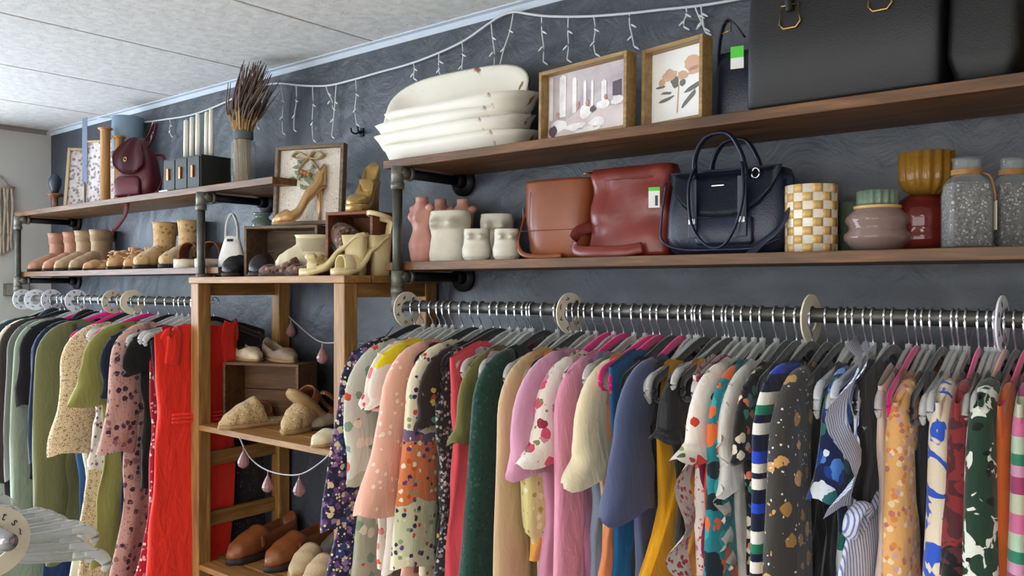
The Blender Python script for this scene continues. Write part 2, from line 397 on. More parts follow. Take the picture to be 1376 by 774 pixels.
# ------------------------------------------------------------------ hangers
def hook_path():
    r = .0158; pts = []
    for k in range(11):
        a = math.radians(-25+k*22); pts.append((0, r*math.cos(a), r*math.sin(a)))
    pts += [(0, -.012, -.022), (0, -.002, -.034), (0, 0, -.046), (0, 0, -.068)]
    return pts
def arm_pts(drop, sag=0):
    return [(0, y*.21, -.068-drop*(abs(y)**1.25)-(.0 if abs(y) < .9 else .004)) for y in [k/10-1 for k in range(21)]]
HM = {}
def build_hangers():
    hk = obj('hook', tube(hook_path(), .0019, 6), 'chrome'); HM['hook'] = hk.data; bpy.data.objects.remove(hk)
    for kind, mat in (('black', 'black_velvet'), ('pink', 'pink_velvet'), ('blush', 'blush_velvet')):
        pts = [(0, -.184, -.146), (0, -.187, -.134), (0, -.178, -.117), (0, -.15, -.106), (0, -.10, -.088), (0, -.05, -.068), (0, -.02, -.058), (0, 0, -.055)]
        pts = pts + [(0, -y, z) for (_, y, z) in pts[-2::-1]]
        o = obj('shoulder_bar', sweep(B(), smooth_path(pts, 4), .003, .0085, 10, (0, 0, 1)), mat); HM[kind, 'bar'] = o.data; bpy.data.objects.remove(o)
        p2 = smooth_path([(0, -.184, -.144), (0, -.175, -.155), (0, -.1, -.158), (0, .1, -.158), (0, .175, -.155), (0, .184, -.144)], 4)
        o = obj('lower_bar', sweep(B(), p2, .003, .005, 8), mat); HM[kind, 'low'] = o.data; bpy.data.objects.remove(o)
    # clear plastic: I-section arms that end in broad rounded paddles
    bm = B(); arm = smooth_path([(0, -.18, -.117), (0, -.14, -.106), (0, -.08, -.088), (0, -.03, -.066), (0, 0, -.058)], 4)
    arm = arm+[Vector((0, -p.y, p.z)) for p in arm[-2::-1]]
    sweep(bm, arm, .0022, .0075, 8)
    rim = [Vector((p.x, p.y, p.z+.007)) for p in arm]; sweep(bm, rim, .0042, .002, 6)
    rim = [Vector((p.x, p.y, p.z-.007)) for p in arm]; sweep(bm, rim, .0042, .002, 6)
    cyl(bm, (0, 0, -.075), (0, 0, -.045), .006, 10)
    o = obj('shoulder_bar', bm, 'clear'); HM['clear', 'bar'] = o.data; bpy.data.objects.remove(o)
    for s in (-1, 1):
        bm = B()
        pth = smooth_path([(0, s*.158, -.110), (0, s*.172, -.114), (0, s*.184, -.124), (0, s*.189, -.138), (0, s*.183, -.149)], 5)
        sweep(bm, pth, .005, .0085, 10, (0, 0, 1), lambda k: .7+.5*math.sin(PI*min(1, k*1.1))-(.35 if k > .95 else 0))
        o = obj('end_paddle', bm, 'clear2'); HM['clear', 'low', s] = o.data; bpy.data.objects.remove(o)
build_hangers()
KIND = {'clear': 'clear plastic hanger', 'black': 'black velvet hanger', 'pink': 'hot pink velvet hanger', 'blush': 'blush pink velvet hanger'}
def hanger(kind, loc, rz, label, group, roll=0):
    th = thing('clothes_hanger', label, 'hanger', loc, rz, group)
    obj('hook', HM['hook'], None, th); obj('shoulder_bar', HM[kind, 'bar'], None, th)
    if kind == 'clear':
        for s in (-1, 1): obj('end_paddle', HM['clear', 'low', s], None, th)
    else: obj('lower_bar', HM[kind, 'low'], None, th)
    th.rotation_euler = (roll, 0, rz)
    return th
# ------------------------------------------------------------------ garments
def sstep(a, b, x):
    k = max(0, min(1, (x-a)/(b-a))); return k*k*(3-2*k)
def shoulder_z(y):
    return -.047-.062*(abs(y)/.2)**1.25
def body_mesh(L, sw, ww, hw, th, fold, seed, neck, nu=44, nv=30, strap=False, frontneck=None, back=.225):
    rnd = random.Random(seed); ph = [rnd.uniform(0, 6.28) for _ in range(6)]; fq = rnd.uniform(22, 34)
    bm = B(); rings = []
    for j in range(nv+1):
        v = (j/nv)**1.25; ring = []
        w_ = interp([(0, sw), (.12, sw*.96), (.22, sw*.9), (.45, ww), (1, hw)], v)[0]
        tx = .0075+(th-.0075)*sstep(0, .22, v)
        for i in range(nu):
            a = 2*PI*i/nu; u = math.cos(a); sd = math.sin(a)
            u = math.copysign(abs(u)**.85, u); y = w_*u if u < 0 else min(w_, back)*u
            yt = sw*u if u < 0 else min(sw, back)*u
            zt = shoulder_z(yt)
            nd = neck*(math.cos(min(1, abs(yt)/(sw*(.72 if strap else .5)))*PI/2)**1.2)
            if sd < 0 and frontneck: nd = frontneck*(math.cos(min(1, abs(yt)/(sw*.5))*PI/2)**1.2)
            zt -= nd
            if strap: zt -= .10*sstep(.78, 1.0, abs(u))
            zb = -L-.012*math.sin(9*y*5+ph[0])
            z = zt+(zb-zt)*v
            f = fold*sstep(.05, .6, v)
            x = tx*math.copysign(abs(sd)**.5, sd)
            x += f*(math.sin(fq*y+ph[1]+1.5*math.sin(3*v+ph[2]))+.5*math.sin(fq*1.9*y+ph[3]+2*v))
            nn = noise.noise(Vector((y*7+seed, v*6, sd*1.5)))
            x += .010*nn*sstep(0, .3, v)
            y2 = y+.012*noise.noise(Vector((seed*.7, v*7, u*1.2)))*sstep(0, .2, v)
            ring.append((x, y2, z))
        rings.append(ring)
    return loft(bm, rings, True, False, False)
def sleeve_mesh(side, sw, length, w0, w1, th, seed, flare=0, out=.03, puff=0, n=18, m=20, ruf=0, lean=.02):
    """swings round the underarm from the shoulder seam, then hangs straight down"""
    rnd = random.Random(seed+side*7); ph = rnd.uniform(0, 6); rings = []
    zs = shoulder_z(sw-.055); yu = sw-.085+max(0, out-.03); zu = zs-2*w0*.92; k1 = 7; zend = shoulder_z(sw)-length
    for j in range(k1+m+1):
        if j <= k1: phi = PI/2*(j/k1)*.97; s = 0; zd = 0
        else: s = (j-k1)/m; phi = PI/2; zd = max(.015, zu-zend)*s
        wd = w0+(w1-w0)*s+puff*math.sin(PI*s)**.8+flare*sstep(.4, 1, s)
        tk = th*(.7+.45*(j/(k1+m)))+puff*.45*math.sin(PI*s)
        if puff and s > .93: wd *= .8; tk *= .75
        sway = .010*math.sin(4*s+ph)*s; ring = []
        for i in range(n):
            a = 2*PI*i/n; c, sn = math.cos(a), math.sin(a)
            f = 1+(.10*math.sin(5*a+ph+4*s)*s)+.08*noise.noise(Vector((c*1.4, s*4, seed+sn)))*s
            if ruf: f += ruf*math.sin(9*a+20*s)*sstep(.6, 1, s)
            du = wd*(1+c*f); dx = tk*math.copysign(abs(sn)**.7, sn)*f
            ring.append((dx, side*(yu+du*math.sin(phi)+sway+(lean*s if side < 0 else 0)), zu-zd+du*math.cos(phi)+.006*math.sin(3*a+ph)*s))
        rings.append(ring)
    return loft(B(), rings, True, True, False)
def ruffle_mesh(y0, z0, z1, seed, amp=.018, wd=.05, pitch=.05):
    """a gathered ribbon running down the front edge"""
    rnd = random.Random(seed); n = int((z0-z1)/pitch*8); V = []
    bm = B()
    for i in range(n+1):
        s = i/n; z = z0+(z1-z0)*s; a = 2*PI*(z0-z)/pitch
        y = y0-.02*math.sin(PI*s); x = amp*math.sin(a)
        V.append([(x*.4, y+.02, z), (x*.8, y-.004+.3*wd*math.cos(a), z), (x*1.2+.004*math.cos(a*1.3), y-wd*.55+.012*math.sin(a*.5), z-.006)])
    return loft(bm, V, False)
fmats = {}
def FM(spec):
    key = repr(spec)
    if key not in fmats:
        if isinstance(spec, str): fmats[key] = fabric('cloth '+spec, spec)
        else: fmats[key] = fabric(spec[0], spec[1], spec[2] if len(spec) > 2 else (), spec[3] if len(spec) > 3 else .85, spec[4] if len(spec) > 4 else .35)
    return fmats[key]
gseed = [0]; HUNG = []
def G(px, name, cat, label, mat, L=.75, sl=None, pe=None, hk='clear', sw=.208, ww=None, hw=None, th=.014, fold=.0045, neck=.05, short='',
      w0=.062, w1=.05, flare=0, puff=0, sth=.016, rz=None, strap=False, group='clothes on the right rail', out=.03, parts=(), dz=0, sm=None, back=.225, lean=.02):
    """px: photo column of the hanger's room-side tip; sl: sleeve length in metres; pe: photo row where the sleeve ends"""
    gseed[0] += 1; sd = gseed[0]; rnd = random.Random(sd*13)
    x = X(px, YR-.212); rz = math.radians(rnd.uniform(-2.5, 2.5)) if rz is None else math.radians(rz)
    if pe:
        zs = Z(px, pe, YR-sw-.02)-ZR; sl = -zs+shoulder_z(sw)
    roll = math.radians(rnd.uniform(-3, 3))
    HUNG.append((px, short or label))
    hanger(hk, (x, YR, ZR), rz, '%s holding the %s' % (KIND[hk], short or label), 'hangers in use on the clothes rails', roll)
    m = FM(mat)
    t_ = thing(name, label, cat, (x, YR, ZR+dz), rz, group); t_.rotation_euler = (roll, 0, rz)
    ww = ww or sw*.86; hw = hw or sw*.95
    obj('body', body_mesh(L, sw, ww, hw, th, fold, sd, neck, strap=strap, back=back), m, t_)
    if sl:
        ms = FM(sm) if sm else m
        for s in (-1, 1): obj('sleeve', sleeve_mesh(s, sw, sl, w0, w1, sth, sd, flare, out, puff, lean=lean), ms, t_)
    for p in parts: p(t_, m, sw)
    return t_
def collar(t_, m, sw):
    pts = smooth_path([(.014, -.055, -.085), (.016, -.03, -.062), (.0, 0, -.055), (-.016, .03, -.062), (-.014, .055, -.085)], 4)
    obj('collar', sweep(B(), pts, .008, .016, 8), m, t_)
def placket(t_, m, sw):
    obj('button_placket', bx(-.034, -.026, -.012, .012, -.5, -.1, bev=.002), m, t_)
LG = 'clothes on the left rail'
def leftrail():
    g = dict(group=LG)
    G(-12, 'coat', 'coat', 'pale sage green long coat beside the grey end wall', '#9aa392', 1.05, .62, hk='clear', hw=.25, short='pale sage green coat', **g)
    G(-2, 'jacket', 'jacket', 'dark teal navy jacket beside the pale sage coat', '#25343f', .75, .6, hk='black', short='dark teal navy jacket', parts=(collar,), **g)
    G(7, 'blouse', 'top', 'cream blouse between dark teal jacket and charcoal brown jacket', '#e3d5b8', .62, .2, hk='clear', short='cream blouse beside the teal jacket', **g)
    G(13, 'jacket', 'jacket', 'charcoal brown long-sleeved jacket on the left rail', '#3a332f', .8, .62, hk='black', short='charcoal brown jacket', **g)
    G(24, 'cardigan', 'cardigan', 'grey long-sleeved cardigan next to charcoal brown jacket', '#66675f', .8, .6, hk='clear', short='grey cardigan', **g)
    G(34, 'cardigan', 'cardigan', 'light sage long cardigan reaching down beside the navy velvet dress', '#8f9a86', 1.1, .7, hk='clear', hw=.27, short='light sage long cardigan', **g)
    G(42, 'blouse', 'top', 'black blouse with dark wine collar before the navy velvet dress', '#191517', .7, .3, hk='pink', short='black blouse with wine collar', parts=(collar,), **g)
    G(50, 'dress', 'dress', 'navy blue velvet dress with long sleeves and soft sheen', ('navy velvet', '#1c3059', (('blob', 15, 0.52, ['#29426f', '#162648'], .6),), .6, .5), 1.12, .55, hk='black', hw=.24, fold=.010, short='navy velvet dress', **g)
    G(60, 'shirt', 'shirt', 'deep indigo shirt behind the olive blouse', '#16223f', .7, .5, hk='clear', short='deep indigo shirt', **g)
    G(69, 'blouse', 'top', 'olive green long-sleeved blouse under the bright pink hanger', '#6d6f48', .98, .72, hk='pink', hw=.21, w0=.07, w1=.062, short='olive green blouse', **g)
    G(84, 'dress', 'dress', 'bright denim blue dress beside the olive blouse', '#2b5488', 1.15, None, hk='pink', short='bright denim blue dress', strap=True, **g)
    G(91, 'dress', 'dress', 'ivory dress with navy flower print on the left rail', ('ivory navy flowers', '#dedbc4', (('blob', 27, 0.39, ['#4a5f92', '#9aa8bd', '#243056'], .5), ('blob', 74, 0.39, ['#c9cfae'], .4))), 1.15, None, hk='black', hw=.26, strap=True, short='ivory dress with navy flowers', **g)
    G(102, 'dress', 'dress', 'beige dress with tiny brown specks and wide long sleeves', ('beige speckle', '#cdb48f', (('blob', 176, 0.39, ['#8a6a48', '#6b4a35', '#e4d3b4'], .7),)), 1.15, .42, hk='clear', hw=.23, w0=.072, w1=.068, flare=.012, sth=.028, short='beige speckled dress', **g)
    G(120, 'top', 'top', 'white top with small plum flowers behind the beige speckled dress', ('white plum', '#ddd5cf', (('blob', 74, 0.45, ['#a0587c', '#7a4b6c'], .4),)), .6, None, hk='pink', short='white top with plum flowers', strap=True, **g)
    G(134, 'tee', 'top', 'olive yellow short-sleeved tee beside the beige speckled dress', '#8d8a4a', .92, .25, hk='clear', w0=.07, w1=.07, flare=.015, hw=.2, short='olive yellow tee', **g)
    G(146, 'top', 'top', 'midnight navy top next to the olive yellow tee', '#141a2c', .9, .2, hk='black', short='midnight navy top', **g)
    G(158, 'dress', 'dress', 'dusty pink maxi dress with dark plum flower print', ('dusty pink plum', '#bb9186', (('blob', 48, 0.43, ['#3c2b3a', '#5a3e48', '#8a5f60'], .55), ('blob', 130, 0.33, ['#8f6a68'], .5))), 1.3, .40, hk='clear', sw=.19, hw=.26, w0=.06, w1=.06, sth=.026, fold=.010, short='dusty pink maxi dress', **g)
    G(172, 'top', 'top', 'black sleeveless top between dusty pink and red dresses', '#0f0f10', .62, .12, hk='clear', sw=.2, short='black sleeveless top beside the dusty pink dress', **g)
    G(188, 'dress', 'dress', 'deep red dress with tiny white flowers beside the bright red dress', ('red ditsy', '#a51c2c', (('blob', 89, 0.44, ['#ead6d2', '#e3b9b8', '#d08a90'], .5),)), 1.3, None, hk='clear', sw=.17, hw=.27, fold=.010, strap=True, short='red dress with tiny white flowers', **g)
    G(199, 'dress', 'dress', 'long black speckled dress behind the bright red dress', ('black speckle', '#232026', (('blob', 102, 0.26, ['#6a6266', '#5a3f40'], .4),)), 1.25, None, hk='clear', short='long black speckled dress', **g)
    def straps(t_, m, sw):
        for s, q in ((-1, .15), (1, .055)): obj('shoulder_strap', sweep(B(), smooth_path([(.0, s*(q+.015), -.13), (.012, s*q, -.098+.03*(q < .1)), (.012, s*(q-.01), -.12), (.02, s*q, -.2)], 5), .004, .024, 8, (0, 1, 0)), m, t_)
        for k in range(3): obj('gathered_seam', sweep(B(), [(.036, -.15, -.36-.012*k), (.036, 0, -.362-.012*k), (.036, .15, -.36-.012*k)], .004, .004, 6), m, t_)
    G(206, 'dress', 'dress', 'bright red sleeveless maxi dress with gathered waist beside the pine rack', ('bright red', '#e62a17', (), .75, .7), 1.3, None, hk='black', sw=.2, ww=.19, hw=.21, th=.02, fold=.006, neck=.03, rz=-3, back=.085, parts=(straps,), short='bright red maxi dress', **g)
leftrail()
def rightrail():
    fl = lambda n, b, *p, **k: (n, b, p)
    G(472, 'dress', 'dress', 'long dress with navy, plum and cream flowers beside the pine rack', ('navy plum cream floral', '#241f3d', (('blob', 71, 0.65, ['#c8b890', '#6d4276', '#2f3d70', '#8a6c94', '#1b1a33'], .8), ('blob', 130, 0.39, ['#d7cba6', '#533061'], .45))), 1.25, .42, hk='black', sw=.2, ww=.27, hw=.36, w0=.06, w1=.055, fold=.012, lean=.06, short='navy, plum and cream floral dress', rz=-4)
    G(484, 'kimono', 'kimono', 'sage and white kimono with red poppies near its hem', ('sage poppy', [(-1.2, '#b9b29c'), (-.55, '#aeb09a'), (-.35, '#c9cbbd')], (('blob', 35, 0.43, ['#cf4a35', '#7f9a84', '#e3d9c4'], .45),)), 1.1, .30, hk='clear', ww=.24, hw=.31, short='sage poppy kimono', w0=.07, w1=.06)
    G(497, 'dress', 'dress', 'grey olive knitted dress hanging between kimono and peach blouse', ('olive knit', '#6b675a', (('blob', 223, 0.39, ['#7f7a6c'], .5),)), 1.15, None, hk='clear', sw=.19, hw=.21, short='grey olive knitted dress', strap=True)
    G(507, 'blouse', 'top', 'cream cap-sleeved blouse with coral flowers behind the peach blouse', ('cream coral', '#e9ddcf', (('blob', 55, 0.47, ['#d9485c', '#e58a8f', '#ef5a3c'], .5),)), .62, .13, hk='clear', w0=.06, w1=.06, short='cream blouse with coral flowers')
    G(515, 'tee', 'top', 'white tee with yellow shoulder trim beside the peach blouse', ('white tee', [(-1.2, '#e8e0d6'), (-.10, '#e7d61f')]), .62, .12, hk='clear', short='white tee with yellow trim')
    G(524, 'blouse', 'top', 'pale pink sleeveless blouse behind the peach blouse', '#e3b3a8', .95, None, hk='clear', sw=.19, short='pale pink sleeveless blouse', strap=True)
    G(538, 'blouse', 'blouse', 'peach pink blouse with pale embroidery on its wide sleeve', ('peach embroidered', '#e3aa94', (('blob', 67, 0.31, ['#f0d3c0'], .35),)), .85, pe=690, hk='clear', w0=.07, w1=.078, flare=.02, sth=.03, hw=.2, short='peach pink blouse')
    G(553, 'top', 'top', 'burgundy top peeking out beside the peach blouse', '#5a1e2c', .6, None, hk='black', sw=.18, short='burgundy top', strap=True)
    G(564, 'dress', 'dress', 'boho dress with cream, orange and mint printed bands', ('boho bands', [(-1.2, '#3b3340'), (-.62, '#d9cfae'), (-.50, '#c9c8a4'), (-.40, '#d87a4a'), (-.27, '#6c5a78'), (-.24, '#e2d6b8')], (('blob', 78, 0.43, ['#6b3f77', '#3e2c52', '#d64f22', '#e7dcc0', '#8c9a72'], .55),)), 1.1, .46, hk='clear', w0=.06, w1=.06, hw=.24, sth=.024, short='boho banded dress')
    G(580, 'top', 'top', 'dark brown top with small coloured embroidery beside the boho dress', ('dark embroidery', '#2f2420', (('blob', 48, 0.39, ['#c23f3f', '#2f8f6c', '#d7b357', '#6a4b7c'], .45),)), .8, .15, hk='black', short='dark brown embroidered top')
    G(590, 'top', 'top', 'black and white checked top near the coral top', ('bw weave', '#2a2a2c', (('blob', 130, 0.52, ['#b9b4b4', '#777277'], .6),)), .8, None, hk='black', strap=True, short='black and white checked top')
    G(603, 'tank_top', 'top', 'coral pink sleeveless top with a draped armhole', '#e3525c', .85, None, hk='clear', sw=.205, hw=.2, short='coral pink sleeveless top', fold=.01)
    G(614, 'top', 'top', 'lilac lace top between coral top and dark green dress', ('lilac lace', '#c3aeb4', (('blob', 112, 0.45, ['#e4d9dc', '#8f7d88'], .6),)), .5, None, hk='clear', sw=.18, short='lilac lace top', strap=True)
    G(624, 'top', 'top', 'olive green frilled top beside the dark green dress', '#6f6c3c', .6, .16, hk='clear', short='olive green frilled top', flare=.02)
    G(634, 'top', 'top', 'hot pink flowered top just behind the dark green dress', ('pink flowers', '#d9c4c4', (('blob', 55, 0.52, ['#d8336e', '#7c2b3f'], .6),)), .75, None, hk='clear', strap=True, short='hot pink flowered top')
    G(650, 'dress', 'dress', 'dark green pointelle dress with long sleeves', ('dark green pointelle', '#173a30', (('blob', 112, 0.36, ['#0f2a22', '#245043'], .7),)), 1.15, .62, hk='black', ww=.23, hw=.31, fold=.010, lean=.085, short='dark green dress', sth=.024)
    G(668, 'top', 'top', 'charcoal top next to the dark green dress', '#26262a', .7, None, hk='clear', sw=.17, strap=True, short='charcoal top beside the dark green dress')
    G(686, 'cardigan', 'cardigan', 'long beige cardigan with plain straight sleeves', '#cdb088', 1.1, .68, hk='clear', hw=.24, w0=.065, lean=.05, short='long beige cardigan')
    G(702, 'tank_top', 'top', 'orange and yellow top peeking out above the beige cardigan', '#e0a34c', .5, None, hk='black', sw=.19, short='orange yellow top', strap=True)
    G(710, 'blouse', 'blouse', 'pale yellow flowered blouse with full gathered sleeves', ('pale yellow floral', '#dccf8e', (('blob', 64, 0.42, ['#b6a157', '#efe9c6', '#9aa06a'], .5),)), .8, pe=735, hk='clear', puff=.012, w0=.045, w1=.035, short='pale yellow blouse')
    G(722, 'tee', 'top', 'mauve pink tee with elbow sleeves', '#cf93ae', 1.0, pe=640, hk='clear', w0=.075, w1=.068, sth=.024, hw=.24, short='mauve pink tee')
    G(737, 'blouse', 'blouse', 'white blouse with pink roses and a flared short sleeve', ('white roses', '#ebe1d6', (('blob', 42, 0.47, ['#d24f6c', '#9c2f4a', '#c98aa0'], .55), ('blob', 55, 0.29, ['#7d8a5c'], .4))), .62, pe=615, hk='pink', w0=.062, w1=.068, flare=.015, sth=.026, short='white blouse with pink roses')
    G(747, 'dress', 'dress', 'burgundy and pink flowered dress below the rose blouse', ('burgundy floral', '#d9b4b4', (('blob', 55, 0.59, ['#8f2441', '#c84a6c', '#5c3a3c', '#e8d6cc'], .8),)), 1.1, None, hk='clear', sw=.19, hw=.26, short='burgundy and pink flowered dress', strap=True)
    G(760, 'blouse', 'blouse', 'light pink satin blouse with long sleeves', ('light pink satin', '#dd92ac', (), .45, .5), 1.0, .55, hk='pink', w0=.058, w1=.055, hw=.24, short='light pink satin blouse')
    G(776, 'camisole', 'top', 'grey blue camisole hidden between pink blouse and cream tee', '#7c8ea2', .8, None, hk='clear', sw=.17, strap=True, short='grey blue camisole')
    G(790, 'tee', 'top', 'cream short-sleeved tee with a rolled cuff', '#dccdaa', .85, pe=640, hk='clear', w0=.07, w1=.066, flare=.012, sth=.028, short='cream tee with rolled cuff')
    G(803, 'tank_top', 'top', 'peach orange top under a hot pink hanger', '#e08a5c', .55, None, hk='pink', sw=.185, strap=True, short='peach orange top')
    G(812, 'tank_top', 'top', 'teal blue sleeveless top with deep armhole', '#14598a', .95, None, hk='pink', sw=.19, hw=.25, short='teal blue sleeveless top', fold=.01)
    G(828, 'top', 'top', 'sheer black lace top beside the slate blue tee', '#1d1c22', .6, None, hk='black', sw=.17, strap=True, short='sheer black lace top')
    G(842, 'tee', 'top', 'slate blue tee with elbow-length sleeves', '#48506f', .95, pe=688, hk='pink', w0=.07, w1=.085, sth=.026, hw=.22, short='slate blue tee')
    G(862, 'top', 'top', 'black sequinned top between slate blue tee and mustard top', ('black sequins', '#101015', (('blob', 278, 0.39, ['#3c3c46'], .5),), .5), .9, None, hk='clear', sw=.18, short='black sequinned top', strap=True)
    G(874, 'tunic', 'tunic', 'mustard yellow flared tunic', '#d89a12', 1.0, None, hk='black', sw=.18, ww=.28, hw=.38, th=.018, short='mustard yellow tunic', strap=True, rz=-2)
    G(892, 'blouse', 'blouse', 'black satin cold-shoulder blouse over the mustard tunic', ('black satin', '#0e0e10', (), .4, .5), .75, .10, hk='black', w0=.055, w1=.055, sth=.03, short='black satin blouse')
    G(910, 'top', 'top', 'caramel top peeking over the black satin blouse', '#c08a34', .5, None, hk='black', sw=.18, strap=True, short='caramel top')
    def ruf(y, z0, z1, mt, **k):
        return lambda t_, m, sw: obj('ruffle', ruffle_mesh(y, z0, z1, gseed[0], **k), FM(mt) if mt else m, t_)
    G(920, 'blouse', 'blouse', 'white blouse with scattered red sprigs and a wavy frill', ('white red sprigs', '#d9cfc8', (('blob', 112, 0.47, ['#b4404c', '#c98086'], .55),)), .8, None, hk='clear', sw=.19, hw=.21, short='white blouse with red sprigs', parts=(ruf(-.20, -.2, -.75, None, amp=.016, wd=.06, pitch=.12),))
    G(932, 'dress', 'dress', 'berry magenta plain dress', '#7e1545', 1.0, None, hk='clear', sw=.19, hw=.22, short='berry magenta dress')
    G(946, 'blouse', 'blouse', 'orange red cap-sleeved blouse with green and white flowers', ('orange floral', [(-1.2, '#e5431f'), (-.20, '#e2d8cb')], (('blob', 50, 0.39, ['#3f5a2c', '#c23a2c', '#7a8c4a'], .4),)), .6, pe=615, hk='clear', w0=.065, w1=.07, sth=.026, flare=.012, short='orange red flowered blouse')
    G(958, 'blouse', 'blouse', 'teal and orange printed blouse beside the lace blouse', ('teal orange', '#1f7f8a', (('blob', 38, 0.65, ['#e26a33', '#15252c', '#2fa3a6'], .75),)), .7, .38, hk='clear', w1=.055, short='teal and orange printed blouse')
    G(978, 'blouse', 'blouse', 'white blouse edged with scalloped lace down its front', '#d9d6cf', .9, .18, hk='clear', sw=.2, hw=.22, short='white lace-edged blouse', parts=(ruf(-.205, -.13, -.42, None, amp=.007, wd=.03, pitch=.045),))
    G(993, 'blouse', 'blouse', 'black blouse with coral and gold print', ('black coral gold', '#1a1918', (('blob', 64, 0.55, ['#b99a5c', '#d9775a', '#3f7f74', '#d8cdb5'], .7),)), .85, .12, hk='black', short='black blouse with coral and gold print')
    G(1008, 'dress', 'dress', 'plain black dress between the lace blouse and striped sweater', '#0c0c0e', 1.0, None, hk='black', sw=.185, short='plain black dress beside the striped sweater', strap=True)
    G(1030, 'sweater', 'sweater', 'navy sweater with white, cobalt and green stripes', ('navy stripes', '#131a36', (('hs', .22, [(0, '#131a36'), (.12, '#e6e2d8'), (.2, '#131a36'), (.26, '#1f7a5c'), (.33, '#e6e2d8'), (.42, '#131a36'), (.55, '#2146c4'), (.62, '#131a36'), (.72, '#e6e2d8'), (.80, '#131a36'), (.84, '#e6e2d8'), (.91, '#2146c4')]),)), .8, .5, hk='black', short='striped navy sweater', w1=.045)
    G(1052, 'dress', 'dress', 'sheer charcoal dress with gold flowers and white dots', ('charcoal gold', '#3a3733', (('blob', 32, 0.39, ['#c9995a', '#a87c40'], .5), ('blob', 102, 0.21, ['#d9d5cb'], .6))), 1.0, .45, hk='black', w0=.068, w1=.07, sth=.03, hw=.25, short='sheer charcoal dress')
    G(1072, 'top', 'top', 'black top under a slim black hanger beside charcoal dress', '#111113', .7, None, hk='black', sw=.17, strap=True, short='black top beside the charcoal dress')
    G(1092, 'camisole', 'top', 'mint trimmed black camisole on the right rail', '#15181a', .7, None, hk='clear', sw=.15, strap=True, short='mint trimmed camisole')
    G(1108, 'blouse', 'blouse', 'navy and sky blue tropical flower blouse', ('navy tropical', '#15244a', (('blob', 35, 0.65, ['#4f86cf', '#dfe6ea', '#1f3f8a', '#2f6f6a'], .75),)), .65, .17, hk='clear', sw=.185, w0=.05, w1=.055, flare=.01, sth=.024, short='navy tropical flower blouse')
    def flounce(t_, m, sw):
        obj('shoulder_ruffle', ruffle_mesh(-sw-.012, -.02, -.285, 5, amp=.022, wd=.10, pitch=.15), m, t_)
        obj('shoulder_ruffle', ruffle_mesh(-sw+.05, -.03, -.16, 6, amp=.014, wd=.06, pitch=.11), m, t_)
        bm = B()
        for sg in (-1, 1):
            sweep(bm, smooth_path([(.006, -.17, -.305), (.016, -.17+sg*.04, -.275), (.008, -.17+sg*.07, -.29), (.0, -.17+sg*.05, -.325), (.006, -.17, -.305)], 5), .005, .012, 8, (1, 0, 0))
        obj('bow', bm, m, t_)
    pin = ('blue pinstripe', '#dfe2ee', (('vs', .009, .38, '#6f86c4'),))
    G(1138, 'top', 'top', 'white and blue pinstriped sleeveless top with ruffled shoulder and bow', pin, .75, None, hk='clear', sw=.195, ww=.27, hw=.40, short='pinstriped ruffled top', parts=(flounce,), fold=.01)
    G(1150, 'top', 'top', 'matte black top beside the pinstriped ruffled top', '#0e0e10', .7, None, hk='black', sw=.18, short='matte black top beside the pinstripe')
    G(1172, 'top', 'top', 'pale blush sleeveless top on the right rail', '#e0c6b8', .8, None, hk='clear', sw=.18, ww=.19, hw=.25, short='pale blush sleeveless top')
    G(1184, 'dress', 'dress', 'orange, magenta and purple flowered dress beside the paisley blouse', ('hot floral', [(-1.2, '#d8481f'), (-.24, '#8a5a34')], (('blob', 42, 0.65, ['#a32a7c', '#e0721f', '#e8c9a8', '#6c2a86'], .7),)), .9, None, hk='pink', sw=.17, strap=True, short='orange and purple flowered dress')
    G(1206, 'blouse', 'blouse', 'orange and cream paisley blouse with flared long sleeve', ('paisley', '#e0a968', (('blob', 94, 0.49, ['#efcfa2', '#c2756a', '#d98a4a', '#c9a0a0'], .7),)), .85, .5, hk='clear', w0=.05, w1=.06, flare=.02, sth=.024, short='paisley blouse', hw=.24)
    G(1222, 'top', 'top', 'long black top between paisley and cobalt swirl blouses', '#0d0d0f', .8, None, hk='black', sw=.17, strap=True, short='long black top')
    G(1238, 'camisole', 'top', 'sheer black camisole next to the cobalt swirl blouse', '#17171a', .7, None, hk='clear', sw=.15, strap=True, short='sheer black camisole')
    G(1258, 'blouse', 'blouse', 'cream blouse with cobalt blue swirls', ('cobalt swirl', '#ddd0b8', (('ink', 1.4*11, .5, '#2f56c0'),)), .85, .42, hk='clear', w0=.045, w1=.05, sth=.022, short='cobalt swirl blouse')
    G(1276, 'dress', 'dress', 'maroon and dusty pink printed dress', ('maroon print', [(-1.2, '#a87a74'), (-.31, '#141013'), (-.28, '#7f2a2e')], (('ink', 1.4*14, .55, '#4d2327'),)), .9, .25, hk='pink', w0=.045, w1=.045, sth=.022, short='maroon printed dress')
    G(1300, 'top', 'top', 'jet black top next to the maroon printed dress', '#0c0c0d', .8, None, hk='clear', sw=.17, strap=True, short='jet black top beside the maroon dress')
    G(1316, 'blouse', 'blouse', 'dark green blouse with white palm leaf print', ('palm leaves', '#1f3a2a', (('ink', 1.4*20, .56, '#d9dccf'), ('blob', 47, 0.33, ['#0f1512'], .5))), .75, .34, hk='blush', w0=.05, w1=.05, sth=.026, short='palm leaf blouse')
    G(1331, 'blouse', 'blouse', 'pale yellow blouse with black brush print', ('yellow black brush', '#e3cf72', (('ink', 1.4*13, .57, '#17161a'),)), .85, .30, hk='black', w0=.045, w1=.05, sth=.022, short='yellow and black blouse')
    G(1346, 'top', 'top', 'rust orange plain top', '#b4551f', .85, .4, hk='pink', w0=.04, w1=.045, short='rust orange top')
